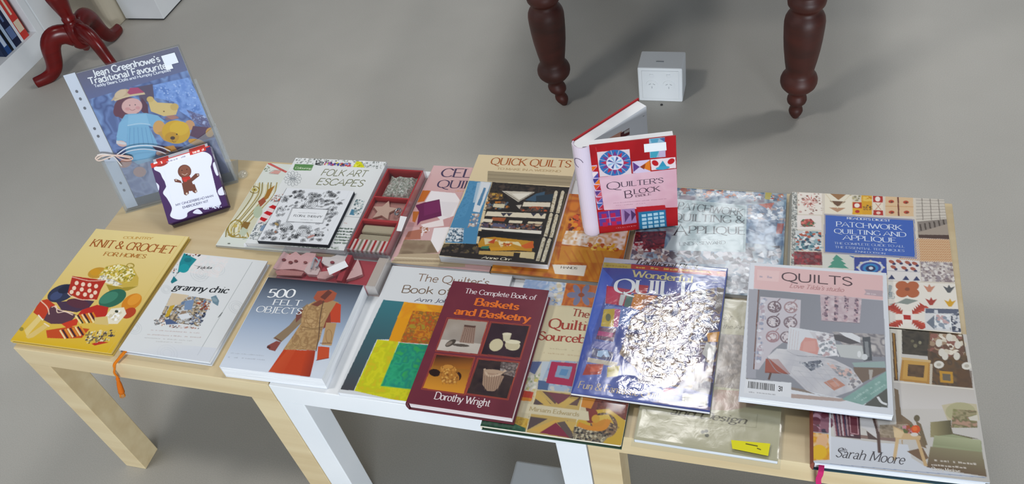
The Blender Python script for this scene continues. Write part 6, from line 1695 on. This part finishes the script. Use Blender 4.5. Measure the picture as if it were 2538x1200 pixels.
m = MB(); m.box((gx0 + .007, .332, TH + .0025), (gx1 - .010, .350, TH + .014), 'b9ad92'); obj('felt_roll', m, CLOTH, gk, bevel=.003)
piece('white_label', gk, ZG, [(1790, 600), (1850, 610), (1800, 740), (1755, 735)], .4794, .0003, 'e9e9ea', PRINTM, label='white price label')

# ---------------------------------------------------------------- red quilting book standing open
NZ0, NZ1 = .4628, .6735
nt_ = thing('quilt_block_book', 'red and pink hardback standing half open on end, behind the blue magazine', 'book', (1.085, .43, NZ0))
HF = np.array([1.051, .4006, 0]); aF = math.radians(14.3); WF = .1420
exF = np.array([math.cos(aF), math.sin(aF), 0]); nF = np.array([math.sin(aF), -math.cos(aF), 0])
HB = np.array([1.021, .4120, 0]); aB = math.radians(52.2); WB = .1500
exB = np.array([math.cos(aB), math.sin(aB), 0]); nB = np.array([math.sin(aB), -math.cos(aB), 0])


def slab(mb, H0, ex, n, a0, a1, d0, d1, z0, z1, col=None):
    """block along ex from a0 to a1, between offsets d0..d1 along n"""
    q = [H0 + ex * a0 + n * d0, H0 + ex * a1 + n * d0, H0 + ex * a1 + n * d1, H0 + ex * a0 + n * d1]
    mb.prism(ccw([(p[0], p[1]) for p in q]), z0, z1, col)


frN = Frame([HF[0], HF[1], NZ1], exF, (0, 0, -1), WF, NZ1 - NZ0)
A = Art(frN, 'a81018', .7)
A.z(1380, 220, .3667)
A.noise([(190, 370), (810, 310), (840, 930), (280, 990)], ['a50f18', 'ae141c', '9c0c16'], 40)
A.line('c9404a', .5, [(262, 395), (268, 420)])
A.poly('8fb0c4', [(622, 335), (728, 328), (735, 460), (630, 468)]); A.poly('4f94b0', [(630, 340), (690, 335), (680, 362), (640, 366)]); A.poly('3f9ab0', [(632, 425), (690, 420), (672, 465), (632, 466)]); A.poly('b9a8c4', [(690, 420), (734, 415), (735, 458), (690, 462)]); A.poly('3f5c8c', [(690, 335), (728, 330), (730, 360)])
# wheel
A.poly('d8c8cc', [(270, 428), (490, 408), (505, 575), (290, 595)])
A.ell('2f6aa8', 392, 500, 108, 88, -4)
for k in range(12):
    a = k * math.pi / 6
    A.poly(['b02848', '7a3478'][k % 2], [(392 + 100 * math.cos(a), 500 + 80 * math.sin(a)), (392 + 60 * math.cos(a + .26), 500 + 48 * math.sin(a + .26)), (392 + 60 * math.cos(a - .26), 500 + 48 * math.sin(a - .26))])
    A.line('e0d4d8', .5, [(392 + 60 * math.cos(a + .26), 500 + 48 * math.sin(a + .26)), (392 + 106 * math.cos(a + .26), 500 + 86 * math.sin(a + .26))])
A.ell('d5d3e0', 392, 500, 58, 48)
for k in range(8):
    a = k * math.pi / 4 + .2
    A.poly(['3f4f90', '7fb0d0'][k % 2], [(392, 500), (392 + 54 * math.cos(a), 500 + 44 * math.sin(a)), (392 + 46 * math.cos(a + .38), 500 + 38 * math.sin(a + .38))])
A.poly('cfc0d8', [(508, 492), (628, 478), (632, 560), (515, 572)]); A.poly('5a3a80', [(512, 495), (560, 528), (518, 562)]); A.poly('d9781f', [(628, 482), (560, 528), (632, 555)]); A.poly('8a3a1c', [(560, 528), (600, 505), (590, 545)])
A.poly('e3d3d6', [(632, 478), (800, 462), (806, 535), (640, 550)]); A.ell('b8141e', 664, 502, 24, 18, 30); A.ell('b8141e', 772, 490, 26, 18, -30); A.poly('2f90b0', [(715, 485), (750, 535), (675, 545)]); A.ell('3f9ab8', 715, 535, 48, 12, -6)
A.poly('d0c0dc', [(225, 520), (270, 515), (315, 812), (278, 818)])
for k in range(7):
    A.poly(['e0701c', 'e8d8d8', '3f3a80', 'd8501c', '5a3a7c', 'b8344c', '3f5c9c'][k], [(228 + k * 7, 525 + k * 42), (272 + k * 7, 522 + k * 42), (240 + k * 7, 558 + k * 42)])
    A.poly(['b51c24', '4a4a98', 'e07a1c', 'b01c30', 'c95a6a', '5a5aa0', 'b02a44'][k], [(272 + k * 7, 525 + k * 42), (276 + k * 7, 560 + k * 42), (240 + k * 7, 560 + k * 42)])
A.poly('dcb4c0', [(285, 598), (808, 540), (820, 800), (320, 820)]); A.noise([(285, 598), (808, 540), (820, 800), (320, 820)], ['d9b0bd', 'e0bcc6', 'd4a6b4'], 30)
A.grad([(285, 598), (808, 540), (820, 800), (320, 820)], (500, 600), 'd9b3c0', (820, 700), 'c88a96', .5)
A.text('Q', (338, 684), (434, 673), 17, '5a4a58', 'serif', .8, .35); A.text("UILTER'S", (434, 664), (722, 634), 11.5, '5a4a58', 'serif', 1.1, .45)
A.text('B', (458, 740), (512, 733), 17, '4f3c4a', 'serif', .9, .4); A.text('LOCK', (520, 712), (698, 690), 11.5, '4f3c4a', 'serif', 1.1, .45); A.text('BIBLE', (532, 733), (640, 717), 5, '6a4a58', 'serif', 1.2, .5)
A.blocktext((380, 775), (740, 745), 1.4, '9a6a78', 4, .8); A.blocktext((400, 790), (600, 775), 1.4, '9a6a78', 6, .8)
A.poly('5a3a8a', [(278, 835), (425, 815), (435, 915), (290, 930)])
for (x, y) in ((300, 848), (360, 842), (330, 880), (395, 870), (308, 905), (368, 898)):
    A.poly('b0204c', [(x, y), (x + 34, y - 4), (x + 38, y + 24), (x + 4, y + 28)])
A.line('c9a8d0', .6, [(350, 825), (362, 922)]); A.line('c9a8d0', .6, [(284, 880), (430, 864)])
A.poly('9a7aa8', [(430, 815), (525, 808), (540, 905), (440, 918)]); A.poly('5a3a6a', [(455, 820), (495, 850), (460, 905)]); A.poly('4a2f5c', [(500, 820), (535, 848), (505, 895)]); A.line('c9a0b8', .8, [(436, 815), (446, 918)])
A.poly('b01a24', [(535, 800), (730, 785), (740, 820), (545, 830)]); A.poly('1f6f98', [(550, 835), (732, 818), (742, 935), (560, 955)]); A.line('2f3a5c', .9, [(545, 832), (735, 815), (745, 940), (556, 962), (545, 832)])
for r in range(4):
    for k in range(4):
        A.poly('a8c9d8', [(572 + k * 40 + r * 2, 850 + r * 26 - k * 5), (602 + k * 40 + r * 2, 847 + r * 26 - k * 5), (604 + k * 40 + r * 2, 864 + r * 26 - k * 5), (574 + k * 40 + r * 2, 868 + r * 26 - k * 5)])
A.text('CELIA EDDY', (400, 945), (540, 928), 2.6, 'd8707a', 'serif', 1.3, .7)
m = MB()
slab(m, HF, exF, nF, 0, WF, -.0024, -.00005, NZ0, NZ1, 'a31018')
A.into(m)
obj('front_cover', m, PRINT, nt_)
m = MB(); q = [A.fr.at(*A.fr.px(1380 + .3667 * x, 220 + .3667 * y), .0003) for x, y in ((588, 374), (738, 360), (742, 415), (592, 430))]
m.add(q, [(0, 3, 2, 1)], 'e6eaec'); m.add([p + np.array([0, 0, 0]) - A.fr.n * .0002 for p in q], [(0, 1, 2, 3)], 'e6eaec')
obj('price_label', m, PRINTM, nt_, label='white price label')
m = MB(); slab(m, HF, exF, nF, -.012, WF - .004, -.0165, -.0026, NZ0 + .0032, NZ1 - .0027); obj('page_block', m, PAGES, nt_)
m = MB(); slab(m, HB, exB, nB, -.004, WB - .004, .0004, .0225, NZ0 + .003, NZ1 - .003); obj('page_block', m, PAGES, nt_)
m = MB(); slab(m, HB, exB, nB, 0, WB, -.0024, .0002, NZ0, NZ1, 'a8141c'); obj('back_cover', m, PRINT, nt_)
frL = Frame([*(HB + exB * .012 + nB * .0226)[:2], NZ1 - .003], exB, (0, 0, -1), WB - .016, NZ1 - NZ0 - .006)
A = Art(frL, 'e9ebef', .8)
A.z(1380, 220, .3667)
A.poly('d9a08a', [(340, 340), (440, 285), (435, 330), (330, 380)]); A.poly('5a1c24', [(430, 300), (490, 265), (492, 310), (430, 335)]); A.poly('b56a58', [(360, 360), (430, 325), (430, 345), (350, 380)]); A.poly('c9c4c0', [(455, 290), (490, 270), (490, 290), (455, 305)])
A.blocktext((570, 192), (592, 184), 2, '5a5a62', 3, .9)
m = MB(); A.into(m); obj('open_page', m, PRINTM, nt_)
m = MB()
q = [HF - nF * .003, HF + exF * .012 - nF * .0165, HB + exB * .012 + nB * .0225, HB + nB * .001, (HF + HB) / 2 + np.array([-.3, -.9, 0]) * .009]
cq = np.mean(q, 0); q.sort(key=lambda p: math.atan2(p[1] - cq[1], p[0] - cq[0]))
m.prism([(p[0], p[1]) for p in q], NZ0 + .003, NZ1 - .0035); obj('bound_edge', m, PAGES, nt_)
# rounded spine, open at the top
m = MB()
mid = (HF + HB) / 2; half = (HF - HB) / 2
bd = np.array([half[1], -half[0], 0]); bd = bd / np.linalg.norm(bd) * .0135
out = []; inn = []
for k in range(15):
    th = math.pi * k / 14
    out.append(mid + half * math.cos(th) + bd * math.sin(th)); inn.append(mid + half * math.cos(th) * .88 + bd * math.sin(th) * .84)
q = [(p[0], p[1]) for p in out] + [(p[0], p[1]) for p in inn[::-1]]
n = len(q)
v = [(x, y, NZ0) for x, y in q] + [(x, y, NZ1) for x, y in q]
f = []
h = len(out)
for k in range(h - 1):
    f.append((k, k + 1, n + k + 1, n + k)); f.append((n - 1 - k, n - 2 - k, 2 * n - 2 - k, 2 * n - 1 - k)[::-1])
    f.append((n + k, n + k + 1, 2 * n - 2 - k, 2 * n - 1 - k)); f.append((k, n - 1 - k, n - 2 - k, k + 1))
f.append((0, n, 2 * n - 1, n - 1)); f.append((h - 1, h, n + h, n + h - 1))
f = [fc_[::-1] for fc_ in f]
ncol = vnoise(2, n, 4, 3)[0]
m.add(v, f, np.concatenate([np.array([lin_mix('d8cbdc', 'e2d4e0', np.array([ncol[i % n]])) for i in range(n)])] * 2).reshape(-1, 3))
obj('spine', m, PRINT, nt_)
m = MB()
m.tube(catmull([mid + half * .55 * math.cos(t) + bd * (.99 + .02) * math.sin(math.pi / 2 + .45 * math.cos(t)) + np.array([0, 0, .640 + .010 * math.sin(t)]) for t in np.linspace(.3, 4.6, 9)], 3), .0005, '5a5068', 0, 5)
obj('printed_swash', m, PRINTM, nt_)

# ---------------------------------------------------------------- knitting booklet in a punched pocket, in a clear stand
ywA, lnA = math.radians(28.28), math.radians(18.71)
WA, HA = .2342, .3054
exA = np.array([math.cos(ywA), math.sin(ywA), 0]); bkA = np.array([-math.sin(ywA), math.cos(ywA), 0])
upA = math.cos(lnA) * np.array([0, 0, 1.0]) + math.sin(lnA) * bkA
BLA = np.array([.0263, .3688, .4530])
fA = Frame(BLA + upA * HA, exA, -upA, WA, HA)


def slabA(mb, a0, a1, b0, b1, d0, d1, col=None, mi=0):
    """box in the leaning plane: a along, b up from the bottom, d out of the face"""
    mb.box((a0, b0, d0), (a1, b1, d1), col, mi, lambda p: BLA + exA * p[0] + upA * p[1] + fA.n * p[2])


pk = thing('knitting_pattern_booklet', 'blue knitted doll and teddy booklet in a punched plastic pocket, leaning in a clear stand', 'booklet', (.129, .42, .4530))
fB = Frame(fA.O + exA * .025 - upA * .0035, exA, -upA, .2065, .2800)
A = Art(fB, '5a6ca0', .8)
W, H = A.Wm, A.Hm
A.grad([(0, 0), (W, 0), (W, 70), (0, 70)], (0, 0), '6a687c', (0, 70), '66709c')
A.noise([(0, 55), (W, 50), (W, H), (0, H)], ['5a6c9c', '6f86b8', '4f5f90', '7f9ccc', '66739c'], 26)
A.z(150, 100, .4)
A.noise([(560, 280), (790, 230), (930, 480), (860, 520), (740, 440), (700, 380), (560, 350)], ['6f94d4', '86a8e0', '5c82c4'], 10); A.speck([(560, 300), (790, 250), (900, 470), (740, 430)], ['a8c0ea', '7f9fdc'], 90, 1.3)
A.poly('5c5066', [(470, 290), (570, 270), (580, 360), (500, 400)]); A.noise([(780, 430), (930, 480), (960, 580), (820, 500)], ['a9b8dc', '5a5078', '7f90c0'], 6)
A.noise([(300, 690), (560, 740), (620, 960), (430, 960)], ['5f6ea0', '8a95bc', '50608f', 'a5aac4'], 20); A.noise([(960, 600), (1075, 850), (1020, 880), (930, 700)], ['3f4c84', '56649c', '35407a'], 14)
A.text("Jean Greenhowe's", (205, 226), (620, 130), 13, 'f2f3f6', 'sans', 1.75, outline='4a4a5c')
A.text('Traditional Favourites', (182, 274), (682, 168), 13, 'f2f3f6', 'sans', 1.75, outline='4a4a5c')
A.text('Teddy Bears, Dolls and Humpty Dumpties', (212, 292), (685, 190), 5.5, 'e6e8f0', 'sans', 1.9)
# doll
A.ell('6a3c4c', 410, 420, 80, 70); A.poly('5c3448', [(500, 350), (540, 400), (545, 470), (500, 440)]); A.ell('6a3a4a', 352, 440, 26, 34)
A.poly('c9ae8c', [(312, 375), (350, 320), (400, 300), (520, 322), (518, 335), (440, 340), (350, 365)]); A.poly('b0486c', [(412, 325), (430, 294), (480, 292), (518, 322), (430, 336)]); A.ell('d8bf9c', 370, 330, 40, 22, -30); A.line('d9c49c', 3, [(335, 372), (420, 345), (520, 330)], 1, True)
A.ell('ddb0aa', 442, 408, 64, 50, -5); A.ell('d49a98', 415, 425, 16, 10); A.ell('d49a98', 478, 418, 14, 10); A.line('8a4a50', .8, [(430, 428), (445, 434), (462, 426)], 1, True); A.ell('3a3040', 428, 402, 3.5, 4); A.ell('3a3040', 462, 399, 3.5, 4)
A.poly('7fb4d4', [(400, 460), (430, 455), (530, 450), (600, 465), (645, 500), (580, 540), (545, 530), (600, 640), (580, 740), (480, 770), (400, 720), (415, 560), (410, 630), (345, 625), (360, 520)])
A.poly('8fc0dc', [(420, 465), (530, 455), (550, 520), (415, 530)]); A.line('b9d4e4', 1.8, [(415, 528), (490, 515), (555, 522)], 1, True)
for k in range(6):
    A.line('6a9cc4', 1.2, [(430 + k * 24, 540), (425 + k * 30, 650)])
A.poly('86b8d8', [(345, 600), (365, 510), (415, 480), (410, 630)]); A.ell('dcb4a8', 378, 640, 32, 18, 15); A.poly('d8d4d4', [(345, 620), (408, 634), (404, 648), (345, 640)])
A.ell('c08a78', 400, 760, 42, 28, -20); A.ell('b98a7c', 490, 815, 40, 32); A.ell('c9a090', 640, 690, 50, 22, -15)
# bears
A.poly('dcc07c', [(540, 370), (560, 350), (600, 385), (690, 390), (725, 430), (715, 460), (640, 470), (560, 440)]); A.ell('d3b46c', 555, 365, 22, 18); A.ell('cfae64', 705, 412, 26, 22); A.ell('6a5030', 640, 440, 5, 4); A.poly('8a6a70', [(640, 480), (720, 465), (730, 485), (660, 495)]); A.poly('b07a6c', [(650, 470), (700, 462), (735, 478), (690, 492)])
A.ell('d8a45c', 610, 540, 38, 44); A.ell('cf9a68', 800, 525, 30, 32, -30); A.poly('c89a48', [(600, 570), (640, 620), (700, 640), (640, 560)]); A.ell('d8a818', 715, 568, 88, 72, 8); A.ell('e0b424', 735, 545, 60, 44); A.ell('c99612', 690, 600, 44, 32); A.ell('4a3020', 694, 605, 15, 11); A.line('6a4a1c', 1, [(690, 620), (700, 632), (715, 628)]); A.ell('3a2a1c', 720, 582, 5, 5)
A.poly('5a3450', [(820, 530), (930, 540), (955, 600), (880, 620), (800, 590)]); A.ell('cf9a48', 925, 570, 26, 30, 20); A.ell('d89a20', 845, 632, 55, 20, 12); A.poly('4a2c48', [(560, 650), (760, 660), (760, 700), (600, 690)]); A.poly('c98a2a', [(640, 660), (700, 650), (730, 690), (660, 690)])
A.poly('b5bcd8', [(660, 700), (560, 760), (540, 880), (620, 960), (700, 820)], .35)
m = MB(); slabA(m, .025, .2315, .0219, .3019, -.0026, -.0005, 'd8dae2'); obj('pages', m, PAGES, pk)
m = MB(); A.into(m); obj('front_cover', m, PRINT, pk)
m = MB()
slabA(m, 0, .0235, .004, HA - .001, -.0012, -.0004, 'd3d9e4')
for bb in (.045, .062, .120, .170, .187, .232, .252, .268):
    pts = [(.011 + .0028 * math.cos(t), bb + .0032 * math.sin(t)) for t in np.linspace(0, 2 * math.pi, 14, endpoint=False)]
    m.add([BLA + exA * a + upA * b + fA.n * -.0002 for a, b in pts], [tuple(range(14))], '6f7076')
obj('punched_strip', m, PRINT, pk, label='white punched strip')
m = MB(); slabA(m, -.0005, WA + .001, .0, HA, .0009, .0012); slabA(m, -.0005, WA + .001, 0, HA, -.0034, -.0031)
obj('plastic_pocket', m, FILM, pk)
m = MB(); slabA(m, .194, .2215, .2715, .2925, .0013, .0016, 'dfe6ee'); slabA(m, .193, .207, .263, .274, .0013, .00155, 'e6ebf1')
obj('price_label', m, PRINTM, pk, label='white price label')
m = MB()
onA = lambda x, y, d=.0066: (lambda q: fA.at(q[0], q[1], d))(fA.px(150 + .4 * x, 100 + .4 * y))
for pts, r, c in (([(225, 735), (262, 712), (320, 705), (385, 712), (440, 722)], .0016, 'd8c4b8'), ([(232, 705), (270, 698), (330, 712), (385, 772)], .0013, 'd6d2cf'), ([(355, 700), (420, 660), (520, 645), (620, 655), (685, 682)], .0011, 'd3d6dc'), ([(372, 708), (430, 680), (520, 668), (610, 680), (660, 700)], .0010, 'c9ccd4'),
                  ([(330, 708), (300, 722), (245, 740), (222, 725), (250, 705), (330, 708)], .0014, 'dcc9be'), ([(345, 706), (400, 735), (450, 730), (430, 712), (345, 706)], .0014, 'd8b4a8')):
    m.tube(catmull([onA(*p) for p in pts], 5), r, c, 0, 7)
obj('tied_cord', m, CLOTH, pk, label='white cord with bow')

st = thing('brochure_stand', 'clear acrylic brochure stand holding the doll booklet at left back corner', 'stand', (.14, .45, TH))
m = MB(); slabA(m, -.004, WA + .006, .0, .23, -.0058, -.0040); obj('back_panel', m, ACRYL, st)
m = MB()
n = 24
top = [(-.004 + (WA + .010) * k / n, .098 + .030 * (abs(k / n - .45) / .55) ** 2.2) for k in range(n + 1)]
ol = [(-.004, .001), (WA + .006, .001)] + top[::-1]
m.prism(ol, .0030, .0042, None, 0, lambda p: BLA + exA * p[0] + upA * p[1] + fA.n * p[2])
obj('front_lip', m, ACRYL, st)
for a_ in (-.0056, WA + .0062):
    m = MB(); slabA(m, a_, a_ + .0014, 0, .13, -.0058, .0042); obj('side_wall', m, ACRYL, st)
m = MB()
q = [BLA + exA * -.006 + bkA * -.006, BLA + exA * (WA + .008) + bkA * -.006, BLA + exA * (WA + .008) + bkA * .075, BLA + exA * -.006 + bkA * .075]
m.prism(ccw([(p[0], p[1]) for p in q]), TH + .0003, TH + .0011); obj('foot_plate', m, ACRYL, st)
m = MB()
c = BLA + exA * (WA + .0195) + bkA * .012
m.lathe([(0, .009), (.002, .0105), (.006, .0110), (.009, .009), (.0105, .005), (.0108, .0005)], (c[0], c[1], TH + .0004), None, 0, 24); obj('round_foot', m, ACRYL, st)

# ---------------------------------------------------------------- gingerbread kit box leaning in front of the stand
ywB, lnB = math.radians(31.33), math.radians(50.9)
WB_, HB_, DB = .1257, .1330, .0205
exG = np.array([math.cos(ywB), math.sin(ywB), 0]); bkG = np.array([-math.sin(ywB), math.cos(ywB), 0])
upG = math.cos(lnB) * np.array([0, 0, 1.0]) + math.sin(lnB) * bkG
BLG = np.array([.1615, .3280, .4668])
fG = Frame(BLG + upG * HB_, exG, -upG, WB_, HB_)
gb = thing('gingerbread_kit_box', 'purple and white gingerbread man embroidery kit box leaning against the clear stand', 'craft kit', (.17, .39, TH))
A = Art(fG, '3f2058', .6)
W, H = A.Wm, A.Hm
A.z(150, 100, .4)
def blob(col, pts):
    A.poly(col, [tuple(p) for p in catmull(pts + [pts[0]], 5)])
blob('e2e6f6', [(590, 770), (640, 735), (700, 700), (790, 715), (880, 690), (935, 720), (930, 780), (905, 790), (930, 850), (950, 900), (985, 985), (990, 1020), (920, 1035), (850, 1040), (790, 1065), (780, 1095), (730, 1110), (680, 1090), (690, 1040), (660, 980), (635, 945), (655, 900), (630, 850), (615, 820), (580, 800)])
A.poly('e2e6f6', [(620, 790), (915, 725), (985, 1015), (700, 1060)])
A.line('c9d0e8', .5, [(640, 800), (700, 1050)], .4)
blob('dfe2f4', [(945, 760), (975, 755), (985, 810), (970, 840), (950, 800)]); blob('e0e2f2', [(975, 930), (1010, 905), (1020, 950), (985, 960)]); blob('dfe2f4', [(820, 1070), (850, 1045), (880, 1075)]); blob('d9dcf0', [(585, 880), (610, 900), (605, 935), (585, 915)])
A.speck([(880, 1035), (1000, 1015), (995, 1040), (885, 1050)], ['cfd4ec', 'e6e9f8'], 30, 1.4)
# gingerbread man
br, bl = '6a3a2c', '7f4a38'
A.ell(br, 768, 812, 42, 42); A.ell(bl, 770, 810, 34, 34); A.poly(br, [(748, 850), (802, 842), (832, 925), (770, 930)])
for p in ([(745, 870), (715, 858), (702, 862), (708, 878), (752, 885)], [(795, 865), (835, 825), (858, 825), (860, 840), (812, 878)], [(750, 885), (808, 876), (835, 930), (800, 935), (778, 925), (760, 930)], [(755, 905), (795, 900), (795, 950), (780, 962), (765, 955)], [(795, 895), (830, 890), (848, 938), (835, 948), (820, 940)]):
    A.poly(br, p)
A.poly('b8231c', [(752, 850), (800, 842), (806, 858), (790, 866), (755, 868)]); A.poly('c4302a', [(760, 862), (785, 858), (782, 876), (765, 878)])
for x, y in ((752, 806), (782, 800)):
    A.ell('3a1c14', x, y, 3.4, 4)
A.line('d8c4b4', .6, [(752, 828), (770, 835), (786, 824)], 1, True); A.ell('d8c4b4', 782, 950, 6, 7); A.ell('d8c4b4', 838, 936, 5, 6); A.ell('d8c4b4', 716, 866, 5, 4); A.ell('d8c4b4', 850, 834, 5, 4)
A.text('MY GINGERBREAD MAN', (715, 1028), (948, 968), 4.4, '6a6a86', 'sans', 1.4); A.text('EMBROIDERY KIT', (758, 1044), (918, 1002), 4.6, '5a5a78', 'sans', 1.4)
A.mm()
A.poly('c8281c', [(0, 0), (W, 0), (W, 2), (0, 10)])
A.rect('e8e9f4', 28, 1.5, 86, 11); A.ell('c4241a', 22, 4, 15, 8.5); A.rect('e8e9f0', 6, 0, 14, 3); A.blocktext((32, 8), (72, 8), 3.5, '9a9ab5', 4, .9); A.rect('c8281c', 82, 0, 116, 7.5); A.blocktext((88, 6), (112, 6), 4.4, 'f0e0d8', 3, .95)
A.ell('3a1c1a', 22, 9.5, 12, 2, 0, .5); A.text('1', (20, 7), (25, 7), 5, 'f0d8d0', 'sans', 2)
m = MB()
m.box((0, 0, -DB), (WB_, HB_, -.00005), '3a1e52', 0, lambda p: BLG + exG * p[0] + upG * p[1] + fG.n * p[2])
for (a, b, d, r) in ((WB_, .03, -.009, .006), (WB_, .07, -.012, .007), (WB_, .11, -.008, .006)):
    m.add([BLG + exG * (a + .0001) + upG * (b + r * math.cos(t)) + fG.n * (d + r * .7 * math.sin(t)) for t in np.linspace(0, 2 * math.pi, 16, endpoint=False)], [tuple(range(16))], 'd9d6e6')
A.into(m)
obj('carton', m, PRINT, gb)
m = MB()
m.box((.004, HB_, -DB * .6), (WB_ - .006, HB_ + .010, -DB * .6 + .0008), 'd9dbe6', 0, lambda p: BLG + exG * p[0] + upG * p[1] + fG.n * p[2])
m.box((.010, HB_ + .001, -DB * .6 + .0008), (.036, HB_ + .009, -DB * .6 + .0011), 'c4241a', 0, lambda p: BLG + exG * p[0] + upG * p[1] + fG.n * p[2])
m.box((.080, HB_ + .001, -DB * .6 + .0008), (.114, HB_ + .009, -DB * .6 + .0011), 'c8281c', 0, lambda p: BLG + exG * p[0] + upG * p[1] + fG.n * p[2])
obj('hanging_tab', m, PRINT, gb)
